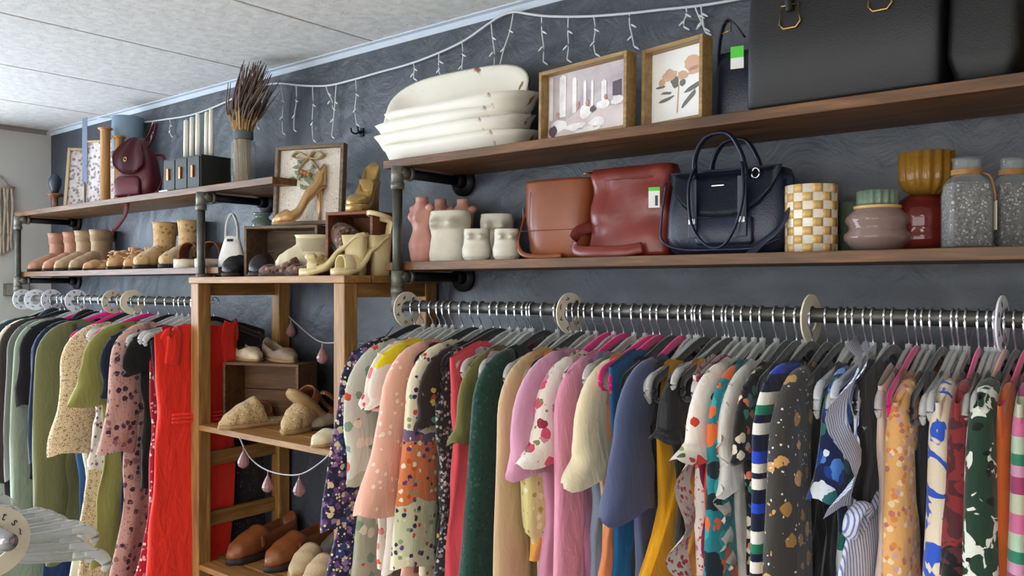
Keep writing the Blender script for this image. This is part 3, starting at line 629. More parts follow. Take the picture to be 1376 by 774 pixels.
    G(1364, 'sweater', 'sweater', 'pink and green banded sweater at the far end of the rail', ('pink green bands', '#c9c4bc', (('hs', .13, [(0, '#b9bfa8'), (.2, '#9a3f6a'), (.38, '#c490ac'), (.5, '#2f7a5c'), (.62, '#a9c2a8'), (.8, '#c46a90')]),)), .85, .45, hk='pink', w0=.045, w1=.05, short='pink and green banded sweater')
    G(1384, 'top', 'top', 'crimson red top beside the banded sweater', '#b0203c', .85, .4, hk='clear', short='crimson red top')
rightrail()
# bare clear hangers between the clothes
used_ = set()
def bare(px, seed, grp):
    d, sh = min((abs(q-px), t) for q, t in HUNG if t not in used_); used_.add(sh)
    r_ = random.Random(seed)
    hanger('clear', (X(px, YR-.212), YR, ZR), math.radians(r_.uniform(-4, 4)), 'bare clear plastic hanger next to the '+sh, grp, math.radians(r_.uniform(-5, 5)))
for k, px in enumerate((630, 694, 852, 866, 905, 1018, 1082, 1120, 1194, 1246, 1290, 1308)): bare(px, k, 'empty clear hangers on the right rail')
for k, px in enumerate((112, 164, 180, 196)): bare(px, k+50, 'empty clear hangers on the left rail')
# ------------------------------------------------------------------ size rings on the rails
def ring_mesh(ro=.046, ri=.021, th=.003, n=32):
    bm = B(); rings = []
    for x, r in ((-th/2, ri), (-th/2, ro), (th/2, ro), (th/2, ri), (-th/2, ri)):
        rings.append([(x, r*math.cos(2*PI*k/n), r*math.sin(2*PI*k/n)) for k in range(n)])
    return loft(bm, rings, True, False, False)
def mark_mesh(seed, x=.0018):
    rnd = random.Random(seed); bm = B()
    for k in range(7):
        a = 2*PI*k/7+rnd.uniform(-.15, .15); r = .034
        for q in range(2):
            m = Matrix.Translation((x, r*math.cos(a)+rnd.uniform(-.003, .003), r*math.sin(a)+rnd.uniform(-.003, .003))) @ Matrix.Rotation(rnd.uniform(0, 3), 4, 'X')
            box(bm, -.0004, .0004, -.0045, .0045, -.0011, .0011, 0, m)
    return bm
def size_ring(x, y, z, mat, label, seed, marks=True, tilt=0):
    th = thing('size_ring', label, 'size divider', (x, y, z-.0075), tilt, 'round size dividers on the rails')
    obj('disc', ring_mesh(), mat, th, False)
    if marks: obj('printed_mark', mark_mesh(seed), 'ink', th, False)['kind'] = 'stuff'
for k, (px, mat, lab) in enumerate(((31, 'white_plastic', 'white printed size ring hooked on the left rail nearest the end wall'), (48, 'white_plastic', 'white printed size ring overlapping the one by the end wall'),
        (70, 'white_plastic', 'white printed size ring just above the pink hangers'), (103, 'white_plastic', 'white printed size ring standing alone above the pink hangers'),
        (152, 'cream_plastic', 'cream size ring above the beige speckled dress'), (178, 'cream_plastic', 'cream size ring between beige dress and bright red dress'))):
    size_ring(X(px, YR), YR, ZR, mat, lab, k, k < 5, math.radians((8, -5, 4, -3, 6, -4)[k]))
for k, (px, lab, mat, m) in enumerate(((547, 'cream size ring at the pipe corner of the right rail', 'cream_plastic', True), (766, 'cream size ring above the white rose blouse', 'cream_plastic', True),
        (1090, 'cream size ring above the sheer charcoal dress', 'cream_plastic', False), (1347, 'white printed size ring above the yellow and black blouse', 'white_plastic', True))):
    size_ring(X(px, YR), YR, ZR, mat, lab, k+20, m, math.radians((-2, -6, -3, -3)[k]))
# ------------------------------------------------------------------ low rail in front, full of bare clear hangers
LY, LZ = -1.35, 1.30
th = thing('garment_rail', 'low chrome rack arm carrying a row of bare clear hangers', 'clothes rail', (0, LY, 0))
obj('rail', tube([(-2.4, 0, LZ), (-1.25, 0, LZ)], .0125, 14), 'chrome', th)
for x in (-2.4,):
    obj('cross_foot', tube([(x-.3, 0, .02), (x+.3, 0, .02)], .015, 12), 'chrome', th)
    obj('upright', tube([(x, 0, .03), (x, 0, LZ)], .0125, 14), 'chrome', th); obj('foot', tube([(x, -.25, .02), (x, .25, .02)], .015, 12), 'chrome', th)
rnd = random.Random(4); x = -1.42; n = 0
while x > -2.2:
    hanger('clear', (x, LY, LZ), math.radians(rnd.uniform(-7, 3)), 'bare clear plastic hanger on the low rail in front', 'bare clear hangers on the low rail', math.radians(rnd.uniform(6, 15)))
    x -= rnd.uniform(.012, .020) if n % 13 else .055; n += 1
th = thing('size_ring', 'cream size ring with lettering on the low rail in front', 'size divider', (-1.31, LY, LZ-.012), 0)
obj('disc', ring_mesh(.05, .024), 'cream_plastic', th, False)
for ch, a in (('r', 96), ('t', 66), ('s', 38), ('~', 12)):
    cu = bpy.data.curves.new('glyph', 'FONT'); cu.body = ch; cu.size = .018; cu.extrude = .0003; cu.align_x = 'CENTER'
    to = bpy.data.objects.new('glyph', cu); C.objects.link(to); bpy.context.view_layer.update()
    me = bpy.data.meshes.new_from_object(to); bpy.data.objects.remove(to)
    me.materials.append(M['ink']); o = obj('printed_letter', me, None, th)
    ar = math.radians(a); o.location = (.0019, .032*math.cos(ar), .032*math.sin(ar)); o.rotation_euler = (PI/2, 0, PI/2)
    o.rotation_euler = (Matrix.Rotation(ar-PI/2, 3, 'X') @ Matrix.Rotation(PI/2, 3, 'Z') @ Matrix.Rotation(PI/2, 3, 'X')).to_euler()
# ------------------------------------------------------------------ shoes
ST = {
 'flat': [(0, .35, .052, 1, 0), (.03, .58, .052, 1, 0), (.09, .74, .048, 0, 0), (.3, .80, .036, 0, 0), (.55, .93, .027, 0, 0), (.66, .97, .030, .3, 0), (.72, .97, .032, 1, 0), (.9, .72, .022, 1, 0), (1, .12, .010, 1, 0)],
 'loafer': [(0, .4, .060, 1, 0), (.03, .62, .062, 1, 0), (.09, .79, .058, 0, 0), (.3, .82, .052, 0, 0), (.48, .9, .048, .2, 0), (.54, .93, .055, 1, 0), (.72, 1.0, .044, 1, 0), (.9, .8, .030, 1, 0), (1, .25, .014, 1, 0)],
 'boot': [(0, .45, .075, 1, 0), (.08, .78, .078, 1, 0), (.3, .82, .078, 1, 0), (.48, .86, .062, 1, 0), (.7, .98, .045, 1, 0), (.9, .72, .030, 1, 0), (1, .2, .014, 1, 0)],
 'mule': [(0, .45, .004, 0, 0), (.1, .75, .004, 0, 0), (.4, .8, .006, 0, 0), (.48, .86, .05, .2, 0), (.53, .9, .058, 1, 0), (.7, .98, .045, 1, 0), (.88, .72, .026, 1, 0), (1, .08, .008, 1, 0)],
 'pump': [(0, .35, .050, 1, 1), (.03, .55, .054, 1, 1), (.10, .69, .050, 0, .97), (.3, .66, .036, 0, .66), (.55, .85, .026, 0, .14), (.68, .95, .028, .25, .02), (.74, .93, .03, 1, .01), (.9, .66, .02, 1, 0), (1, .1, .008, 1, 0)],
 'sandal': [(0, .45, .004, 0, 1), (.1, .72, .004, 0, .96), (.35, .7, .004, 0, .6), (.6, .9, .004, 0, .12), (.8, .95, .004, 0, 0), (.95, .65, .004, 0, 0), (1, .3, .004, 0, 0)],
}
def shoe(kind, name, label, loc, rz, mat, L=.24, w=.04, heel=0, sole='sole_dark', st=.008, plat=0, shaft=0, block=False, lining='lining', group=None, tilt=0, straps=(), hs=1.0, cat='shoe', shaftmat=None, slant=0):
    t_ = thing(name, label, cat, loc, rz, group)
    if tilt: t_.rotation_euler = (0, math.radians(tilt), rz)
    tab = ST[kind]; n = 30; rings = []; so = []; inn = []
    for i in range(n+1):
        s = (i/n); s = s if i not in (0,) else 0
        W_, h, c, zb = interp(tab, s); W_ *= w; h *= hs; z0 = zb*heel+st+plat
        x = (s-.5)*L
        half = [(0, z0), (W_*.8, z0), (W_, z0+.3*h), (W_*.96, z0+.72*h), (W_*.84, z0+h)]
        cl = [(W_*.6, z0+h*1.14), (W_*.3, z0+h*1.22), (0, z0+h*1.25)]
        op = [(W_*.76, z0+h*.96), (W_*.70, z0+min(.004, h*.5)), (0, z0+min(.004, h*.4))]
        half += [(a[0]*c+b[0]*(1-c), a[1]*c+b[1]*(1-c)) for a, b in zip(cl, op)]
        ring = [(x, p[0], p[1]) for p in half]+[(x, -p[0], p[1]) for p in half[-2:0:-1]]
        rings.append(ring)
        so.append([(x*1.02, W_*1.05, z0+.001), (x*1.02, -W_*1.05, z0+.001), (x*1.02, -W_*1.02, z0-st-plat*(1 if zb < .5 or not heel else .3)), (x*1.02, W_*1.02, z0-st-plat*(1 if zb < .5 or not heel else .3))])
    obj('upper', loft(B(), rings), mat, t_)
    obj('sole', loft(B(), so), sole, t_)
    if heel and not block:
        zt = heel+st+plat-.006; hx = -.5*L+.022
        obj('heel', loft(B(), [sring(zt, .018, w*.5, .9, 14, hx+.004), sring(zt-.022, .008, w*.26, .9, 14, hx-.004), sring(zt*.45, .006, .006, 1, 14, hx-.004), sring(0, .005, .005, 1, 14, hx-.004)]), mat, t_)
    elif heel:
        zt = heel+st+plat-.004; hx = -.5*L+.03
        obj('heel', loft(B(), [sring(zt, .036, w*.72, .6, 16, hx+.004), sring(zt*.5, .028, w*.6, .6, 16, hx), sring(0, .026, w*.62, .6, 16, hx)]), mat if plat else sole, t_)
    elif kind in ('boot', 'loafer', 'flat'):
        obj('heel', bx(-.5*L, -.5*L+.06, -w*.7, w*.7, 0, st+.002, bev=.003), sole, t_)
    if shaft:
        cx = -.28*L; rr = []; m_ = 12
        for j in range(m_+1):
            s = j/m_; z = st+.03+(shaft-.03)*s
            a = .056-.012*math.sin(PI*s)+.004*s; b = w*.92-.004*math.sin(PI*s)+.006*s
            rr.append(sring(z+0, a, b, .9, 24, cx+.006*(1-s)-slant*s, 0))
        top = rr[-1]
        rr.append([Vector((cx-slant+(p.x-cx+slant)*.93, p.y*.93, p.z)) for p in top]); rr.append([Vector((cx+(p.x-cx)*.9, p.y*.88, p.z-.05)) for p in top])
        obj('shaft', loft(B(), rr), shaftmat or mat, t_)
    for k, sp in enumerate(straps):
        kind2 = sp[0]
        if kind2 == 'toe':       # band over the foot at station s
            _, s, h, wd = sp; W_, _, _, zb = interp(tab, s); z0 = zb*heel+st+plat; x = (s-.5)*L
            pts = smooth_path([(x, W_*w*.98, z0), (x, W_*w*.9, z0+h*.6), (x, W_*w*.4, z0+h), (x, -W_*w*.4, z0+h), (x, -W_*w*.9, z0+h*.6), (x, -W_*w*.98, z0)], 4)
            obj('strap', ribbon(pts, wd, .005, (1, 0, 0)), mat, t_)
        elif kind2 == 'ankle':
            _, h, wd = sp; z0 = heel+st+plat+h; cx = -.33*L; ring = [(cx+.038*math.cos(a)*1.0, .028*math.sin(a), z0+.01*math.cos(a)) for a in [2*PI*q/20 for q in range(21)]]
            obj('strap', ribbon(ring, wd, .004, (0, 0, 1)), mat, t_)
            obj('heel_counter', ribbon([(-.5*L+.006, 0, heel+st+plat-.004), (-.5*L+.001, 0, heel+st+plat+h*.5), (cx-.037, 0, z0)], .034, .004, (0, 1, 0)), mat, t_)
        elif kind2 == 'bow':
            _, s, h = sp; x = (s-.5)*L; bmm = B()
            for sg in (-1, 1):
                sweep(bmm, smooth_path([(x, 0, h), (x+.006, sg*.022, h+.016), (x, sg*.042, h+.008), (x-.004, sg*.024, h-.008), (x, 0, h)], 5), .005, .014, 8, (1, 0, 0))
            lathe(bmm, [(.002, -.012), (.012, -.006), (.013, .006), (.003, .013)], 12, (x, 0, h)); obj('bow', bmm, mat, t_)
        elif kind2 == 'saddle':
            _, s = sp; W_, h, c, zb = interp(tab, s); x = (s-.5)*L; z0 = st
            pts = smooth_path([(x, W_*w*1.02, z0+h*.4), (x, W_*w*.9, z0+h*1.03), (x, W_*w*.3, z0+h*1.26), (x, -W_*w*.3, z0+h*1.26), (x, -W_*w*.9, z0+h*1.03), (x, -W_*w*1.02, z0+h*.4)], 4)
            obj('saddle_strap', ribbon(pts, .02, .004, (1, 0, 0)), mat, t_)
    return t_
M['sole_dark'] = simple('dark shoe sole', '#2a211c', .7)
M['sole_tan'] = simple('tan shoe sole', '#a9875c', .65)
M['sole_white'] = simple('off white shoe sole', '#ddd3bd', .6)
M['lining'] = simple('shoe lining', '#8f7556', .7)
M['blush_suede'] = simple('blush tan suede', '#bf9077', .85, 0, .1, 14, .2)
M['beige_suede'] = simple('beige suede', '#b1977a', .85, 0, .1, 14, .2)
M['tan_suede'] = simple('sand tan suede', '#c39a6e', .8, 0, .12, 16, .2)
M['flower_suede'] = fabric('sand floral boot cloth', '#c9a877', (('blob', 55, .36, ['#a87f52', '#e0c79a', '#94694a', '#b78a64'], .7),))
M['woven'] = fabric('woven straw', '#c7ab7d', (('blob', 140, .36, ['#8f6f45', '#e2cda4', '#a5845a'], .8),), .9, .8)
M['cognac'] = leather('cognac leather', '#8a4f2a', .32)
M['ivory'] = simple('ivory leather', '#dccfae', .5, 0, .05, 12, .08)
M['cream_shoe'] = simple('cream patent', '#d9c694', .35, 0, .06, 12, .05)
M['rosegold'] = simple('champagne metallic leather', '#cfa877', .28, .55, .08, 18, .05)
M['goldheel'] = simple('gold metallic leather', '#bd9a5c', .33, .5, .1, 18, .05)
M['blackshoe'] = leather('black shoe leather', '#1b1b1d', .4)
M['leopard'] = fabric('leopard print', '#6a4c3e', (('blob', 75, .4, ['#3a2420', '#241715', '#a9826a', '#5a3a34'], .8),))
M['taupe'] = simple('taupe suede', '#9b8a76', .85, 0, .1, 14, .2)
M['greyfelt'] = simple('grey felt', '#98968c', .9, 0, .1, 30, .3)
M['beigeknit'] = simple('beige canvas', '#c9b08a', .85, 0, .08, 60, .3)
SR = math.radians(-72)
def on_low(px, y): return (X(px, y), y, ZL)
gb = 'shoes on the left lower shelf'
for px, y, mt, lab in ((66, -.13, 'blush_suede', 'blush tan suede ankle boot standing next to the end wall'), (86, -.12, 'blush_suede', 'blush tan suede ankle boot touching the beige boots'),
                       (102, -.13, 'beige_suede', 'beige suede ankle boot leaning beside the blush boots'), (122, -.12, 'beige_suede', 'beige suede ankle boot beside the pointed tan flat')):
    shoe('boot', 'ankle_boot', lab, on_low(px, y), SR, mt, .215, .036, 0, 'sole_dark', .012, shaft=.172, group=gb, cat='boot')
for px, y, rz in ((142, -.15, -70), (153, -.11, -60)):
    shoe('flat', 'slingback_flat', 'tan pointed flat shoe between beige boots and fringed sandals' if px < 150 else 'tan pointed flat shoe tucked behind its pair', on_low(px, y), math.radians(rz), 'tan_suede', .23, .034, .02, 'sole_dark', .006, block=True, group=gb, straps=(('ankle', .045, .012),))
for k, (px, y, mt) in enumerate(((169, -.14, 'flower_suede'), (191, -.11, 'flower_suede'))):
    o = shoe('mule', 'frilled_sandal', 'tan frilled sandal in front of the floral booties' if k == 0 else 'tan frilled sandal tucked beside the floral booties', on_low(px, y), math.radians(-62), 'tan_suede', .22, .037, .0, 'sole_dark', .012, group=gb, straps=(('ankle', .06, .03),))
    bm = B(); rn = random.Random(k)
    for q in range(26):
        a = rn.uniform(0, 2*PI); xx = rn.uniform(-.05, .085); zz = .03+rn.uniform(0, .04)
        lathe(bm, [(.002, -.003), (.011, 0), (.008, .004), (.001, .005)], 7, (xx, .03*math.sin(a)*(1-max(0, xx)*5), zz))
    obj('frill', bm, 'tan_suede', o)
for px, y, lab in ((208, -.13, 'sand floral cloth bootie beside the frilled sandals'), (242, -.12, 'sand floral cloth bootie next to the pipe upright')):
    shoe('boot', 'floral_bootie', lab, on_low(px, y), math.radians(-62), 'flower_suede', .23, .043, 0, 'sole_dark', .016, shaft=.175, slant=.01, group=gb, cat='boot')
for px, y, lab in ((264, -.17, 'brown strap slide with white sole in front of the pipe upright'), (292, -.15, 'brown strap slide with white sole beside the white pouch')):
    shoe('sandal', 'slide_sandal', lab, on_low(px, y), math.radians(-60), 'cognac', .23, .042, 0, 'sole_white', .028, group=gb, straps=(('toe', .6, .06, .07),), cat='sandal')
# ------------------------------------------------------------------ crates
def crate(name, label, loc, rz, wx, dy, hz, mat, th_=.009, inner=None):
    t_ = thing(name, label, 'crate', loc, rz)
    obj('bottom_panel', bx(-wx/2, wx/2, -dy/2, dy/2, 0, th_, bev=.001), mat, t_, False)
    obj('top_panel', bx(-wx/2, wx/2, -dy/2, dy/2, hz-th_, hz, bev=.001), mat, t_, False)
    for s in (-1, 1): obj('side_panel', bx(s*wx/2-(th_ if s > 0 else 0), s*wx/2+(th_ if s < 0 else 0), -dy/2, dy/2, th_, hz-th_, bev=.001), mat, t_, False)
    for k in range(2): obj('back_board', bx(-wx/2+th_, wx/2-th_, dy/2-th_, dy/2, th_+k*(hz-2*th_)/2+.001, th_+(k+1)*(hz-2*th_)/2-.001, bev=.001), mat, t_, False)
    return t_
ZT = RZT
xa, xb = X(334, -.20), X(442, -.20)
c1 = (X(389, -.17), -.165, ZT); c1w = R(334, 444, -.2)*2; c1h = (372-303)/F*S(389, -.2)
crate('display_crate', 'weathered open wooden crate on the pine rack under the framed art', c1, math.radians(24), c1w, .13, c1h, 'greycrate')
c2 = (X(490, -.17), -.18, ZT); c2w = R(448, 524, -.2)*2; c2h = (373-287)/F*S(488, -.2)
crate('display_crate', 'reddish open wooden crate on the pine rack beside the iron pipe', c2, math.radians(14), c2w, .13, c2h, 'redcrate')
p3 = PG = None
def PG(px, py, z):
    s = (z-CAM.z)*F/(HY-py); return CAM+s*ray(px)+Vector((0, 0, z-CAM.z))
y3 = -.17; c3w = .30
c3 = (X(363, y3), y3, RS2); c3h = Z(363, 470, y3-.07)-Z(363, 553, y3-.07)
crate('display_crate', 'brown open wooden crate on the middle rack shelf under cream flats', c3, math.radians(20), R(302, 424, -.2)*2*.98, .11, c3h, 'crate')
# shoes on the rack
gr_ = 'shoes on the pine rack'
Z3 = RS2+c3h
for px, y, lab in ((330, -.17, 'cream ballet flat on the brown crate closest to the red dress'), (376, -.125, 'greyish cream ballet flat on the brown crate')):
    shoe('flat', 'ballet_flat', lab, (X(px, y), y, Z3), math.radians(-12), 'ivory' if px < 350 else 'taupe', .215, .036, 0, 'sole_tan', .006, group=gr_, hs=1.05)
a = PG(318, 574, RS2); b = PG(366, 580, RS2)
shoe('mule', 'woven_mule', 'pointed woven straw mule at the shelf edge beside the pine post', (a.x+.02, a.y+.06, RS2), math.radians(-98), 'woven', .25, .042, 0, 'sole_tan', .012, group=gr_, hs=1.15)
shoe('mule', 'woven_mule', 'pointed woven straw mule seen toe-on in front of the crate', (b.x+.035, b.y+.095, RS2), math.radians(-66), 'woven', .25, .042, 0, 'sole_tan', .012, group=gr_, hs=1.2)
b = PG(345, 556, RS2); shoe('sandal', 'leather_sandal', 'brown leather sandal inside the brown crate', (X(350, -.16), -.16, RS2+.009), math.radians(-30), 'cognac', .2, .038, 0, 'sole_tan', .012, group=gr_, straps=(('toe', .65, .04, .03),), cat='sandal')
shoe('sandal', 'leather_sandal', 'brown buckled sandal with green insole beside the brown crate', (X(415, -.20), -.20, RS2+.065), math.radians(-80), 'cognac', .2, .038, 0, 'sole_tan', .014, group=gr_, straps=(('toe', .62, .045, .035), ('ankle', .05, .014)), cat='sandal', tilt=-35)
b = PG(418, 574, RS2); shoe('flat', 'loafer_flat', 'taupe flat shoe with a white price tag on the rack shelf', (b.x+.03, b.y+.07, RS2), math.radians(-75), 'taupe', .23, .04, 0, 'sole_dark', .01, group=gr_)
obj_t = thing('price_tag', 'white price tag lying on the taupe flat shoe', 'tag', (b.x+.0, b.y-.005, RS2+.055), math.radians(25))
obj('card', bx(-.035, .035, -.003, .0, -.016, .016), 'white', obj_t, False)
obj('printed_mark', bx(-.025, .02, -.0035, -.003, -.006, -.003), 'ink', obj_t, False)
b = PG(425, 596, RS2); shoe('flat', 'ballet_flat', 'cream speckled flat shoe at the shelf edge beside the flowered dress', (b.x+.03, b.y+.07, RS2), math.radians(-85), 'ivory', .23, .04, 0, 'sole_tan', .006, group=gr_)
a = PG(305, 752, RS3); b = PG(350, 762, RS3)
shoe('loafer', 'penny_loafer', 'brown leather penny loafer touching the pine post', (a.x+.035, a.y+.11, RS3), math.radians(-82), 'cognac', .28, .046, 0, 'sole_dark', .018, group=gr_, hs=1.25, straps=(('saddle', .62),))
shoe('loafer', 'penny_loafer', 'brown leather penny loafer with its strap facing the room', (b.x+.04, b.y+.12, RS3), math.radians(-82), 'cognac', .28, .046, 0, 'sole_dark', .018, group=gr_, hs=1.25, straps=(('saddle', .62),))
b = PG(400, 752, RS3); shoe('loafer', 'felt_slipper', 'grey felt slipper behind the beige canvas shoes', (b.x+.01, b.y+.16, RS3), math.radians(-70), 'greyfelt', .23, .04, 0, 'sole_dark', .01, group=gr_)
for px, py, lab in ((388, 768, 'beige canvas mule beside the brown loafers'), (405, 784, 'beige canvas mule at the edge of the bottom rack shelf')):
    b = PG(px, py, RS3); shoe('mule', 'canvas_mule', lab, (b.x+.03, b.y+.07, RS3), math.radians(-70), 'beigeknit', .24, .042, 0, 'sole_tan', .012, group=gr_)
# rack top
for px, y, lab in ((316, -.27, 'black leather shoe in front of the white pouch'), (352, -.28, 'black leather shoe inside the weathered crate opening')):
    shoe('loafer', 'black_shoe', lab, (X(px, y), y, ZT), math.radians(-45), 'blackshoe', .15, .034, 0, 'sole_dark', .012, group=gr_, hs=.85)
for px, y, rz, lab in ((374, -.30, 10, 'leopard print flat shoe lying at the front edge of the rack top'), (412, -.295, 12, 'leopard print flat shoe lying beside the cream platform sandal')):
    shoe('flat', 'leopard_flat', lab, (X(px, y), y, ZT), math.radians(180+rz), 'leopard', .14, .036, 0, 'sole_dark', .006, group=gr_, hs=.8)
o = shoe('loafer', 'leopard_bootie', 'leopard print shoe leaning up inside the reddish crate', (X(468, -.2), -.215, ZT+.075), math.radians(165), 'leopard', .19, .038, 0, 'sole_dark', .008, group=gr_, tilt=-42)
shoe('boot', 'cream_bootie', 'small cream bootie with folded cuff in the weathered crate', (X(404, -.245), -.245, ZT+.022), math.radians(-140), 'ivory', .15, .034, 0, 'sole_white', .008, shaft=.095, group=gr_, cat='boot')
shoe('sandal', 'platform_sandal', 'cream platform heeled sandal at the edge of the rack top', (X(448, -.30), -.30, ZT), math.radians(180+28), 'cream_shoe', .195, .033, .10, 'cream_shoe', .005, .012, block=True, group=gr_, straps=(('toe', .76, .032, .03), ('bow', .76, .044)), cat='sandal')
shoe('sandal', 'platform_sandal', 'cream platform sandal with ankle strap before the reddish crate', (X(486, -.262), -.262, ZT), math.radians(-104), 'cream_shoe', .175, .034, .10, 'cream_shoe', .005, .012, block=True, group=gr_, straps=(('toe', .78, .036, .034), ('ankle', .05, .013)), cat='sandal')
shoe('pump', 'stiletto_pump', 'champagne stiletto pump standing on the weathered crate before the framed art', (X(402, -.20), -.20, ZT+c1h), math.radians(-112), 'rosegold', .165, .032, .118, 'sole_tan', .004, group=gr_, hs=1.15)
shoe('pump', 'platform_pump', 'gold platform pump standing on the reddish crate seen from behind', (X(488, -.185), -.185, ZT+c2h), math.radians(-66), 'goldheel', .16, .036, .085, 'goldheel', .006, .012, block=True, group=gr_, hs=.85)
# framed art leaning on the crate
def picture(name, label, pts, depth, bw, fmat, artfn, rz, lean=0, cat='picture frame'):
    loc, wd, ht = pts
    t_ = thing(name, label, cat, loc, rz); t_.rotation_euler = (math.radians(lean), 0, rz)
    for nme, a in (('frame_side', (-wd/2, -wd/2+bw, 0, ht)), ('frame_side', (wd/2-bw, wd/2, 0, ht)), ('frame_rail', (-wd/2+bw, wd/2-bw, 0, bw)), ('frame_rail', (-wd/2+bw, wd/2-bw, ht-bw, ht))):
        obj(nme, bx(a[0], a[1], -depth, 0, a[2], a[3], bev=.0015), fmat, t_, False)
    back = obj('backing', bx(-wd/2+bw, wd/2-bw, -.008, -.002, bw, ht-bw), 'white', t_, False)
    artfn(t_, back, wd-2*bw, ht-2*bw, bw); return t_
M['lace'] = fabric('cream lace paper', '#ded6ca', (('blob', 90, .25, ['#b7aa9a', '#efeae2'], .7),))
M['sage'] = simple('sage leaf', '#7d8f74', .7); M['burlap'] = simple('burlap bow', '#bda67c', .9, 0, .15, 60, .4); M['rust'] = simple('rust bead', '#a5683c', .6)
def wreath(t_, back, wd, ht, bw):
    obj('lace_sheet', bx(-wd/2, wd/2, -.010, -.0085, bw, bw+ht), 'lace', t_, False)
    cz = bw+ht*.66; rn = random.Random(2)
    for k in range(26):
        a = rn.uniform(0, 2*PI); r = rn.uniform(.005, .05); l = rn.uniform(.018, .03)
        bm = B(); lathe(bm, [(.0005, 0), (.006, .3*l), (.006, .6*l), (.0005, l)], 6)
        o = obj('leaf', bm, 'sage', t_); o.location = (r*math.cos(a)*1.1, -.014-rn.uniform(0, .012), cz-.01+r*math.sin(a)*.9); o.rotation_euler = (rn.uniform(-.5, .5), rn.uniform(0, 6.28), 0); o.scale = (1, .35, 1)
    for k in range(3):
        bm = B(); lathe(bm, [(.001, -.008), (.008, -.004), (.008, .004), (.001, .008)], 10); o = obj('berry', bm, 'rust', t_); o.location = (-.02+.012*k, -.025, cz-.005*k+.004)
    bm = B()
    for s in (-1, 1):
        sweep(bm, smooth_path([(0, -.02, cz+.05), (s*.03, -.035, cz+.066), (s*.055, -.026, cz+.055), (s*.03, -.02, cz+.044), (0, -.02, cz+.05)], 5), .003, .012, 8, (0, 1, 0))
        sweep(bm, smooth_path([(0, -.02, cz+.05), (s*.03, -.022, cz+.02), (s*.05+.01, -.018, cz-.02)], 5), .002, .009, 8, (0, 1, 0))
    obj('burlap_bow', bm, 'burlap', t_)
fy = -.14
picture('framed_wreath', 'framed lace panel with sage leaves and burlap bow on the weathered crate', ((X(417, fy), fy, ZT+c1h+.002), R(366, 470, fy)*2*1.02, (301-193)/F*S(417, fy)), .025, .012, 'greywood', wreath, math.radians(20), -4)
# white pouch, jar
M['canvas'] = simple('white canvas', '#efede6', .85, 0, .04, 60, .3)
t_ = thing('white_pouch', 'small white canvas pouch with a loop handle beside the pipe upright', 'bag', (X(312, -.17), -.17, ZL), math.radians(30)); t_.scale = (1.15, 1.15, 1.08)
obj('bag_body', loft(B(), [sring(0, .042, .022, .6), sring(.03, .04, .022, .7), sring(.075, .028, .014, .8), sring(.10, .022, .008, .9)]), 'canvas', t_)
obj('loop_handle', sweep(B(), smooth_path([(-.02, 0, .09), (-.016, 0, .14), (0, 0, .172), (.016, 0, .14), (.02, 0, .09)], 6), .003, .008, 8, (0, 1, 0)), 'canvas', t_)
obj('snap', bx(-.008, .008, -.018, -.010, .082, .09), 'blackmetal', t_, False)
M['sagejar'] = glass('grey green glass', '#7f8f86', .35)
jy = -.075; JZ = Z(352, 285, jy)-.08
tag(obj('storage_jar', lathe(B(), [(.005, 0), (R(340, 366, jy), .003), (R(340, 366, jy), .05), (R(344, 362, jy), .058), (R(344, 362, jy), .066), (R(341, 365, jy), .07), (R(341, 365, jy), .078), (.004, .08)], 24), 'sagejar'), 'grey green lidded jar behind the weathered crate', 'jar').location = (X(352, jy), jy, JZ)
obj_j = thing('wooden_block', 'plain wooden block raising the grey green jar', 'block', (X(352, jy), jy, RZT)); obj('riser', bx(-.035, .035, -.03, .03, 0, JZ-RZT, bev=.002), 'crate', obj_j, False)
# ------------------------------------------------------------------ garland of rose glass drops on the rack
M['cord'] = simple('silver cord', '#9c9a98', .5, .3); M['drop'] = glass('rose glass drop', '#b98c8c', .45, .05)
def garland(label, pts, drops, y):
    t_ = thing('drop_garland', label, 'garland', (0, 0, 0))
    path = smooth_path([P(px, py, yy) for px, py, yy in pts], 6); obj('cord', tube(path, .0022, 6), 'cord', t_)
    for px, py, yy in drops:
        p = P(px, py, yy); bm = B()
        lathe(bm, [(.0006, 0), (.0018, -.004), (.002, -.012), (.004, -.018), (.009, -.026), (.016, -.04), (.018, -.048), (.014, -.058), (.006, -.064), (.001, -.065)], 10, p, 0)
        obj('glass_drop', bm, 'drop', t_, False)
    return t_
garland('silver cord garland with rose glass drops draped below the middle rack shelf', [(322, 588, -.37), (336, 615, -.36), (362, 633, -.36), (400, 638, -.365), (430, 622, -.37), (452, 600, -.37)], [(327, 600, -.37), (360, 632, -.36), (402, 636, -.365)], -.37)
garland('silver cord garland with rose glass drops across the top rack opening', [(388, 425, -.02), (410, 445, -.1), (433, 460, -.2), (470, 459, -.30), (505, 462, -.30), (528, 440, -.10)], [(391, 428, -.02), (433, 460, -.2), (510, 458, -.28)], -.2)
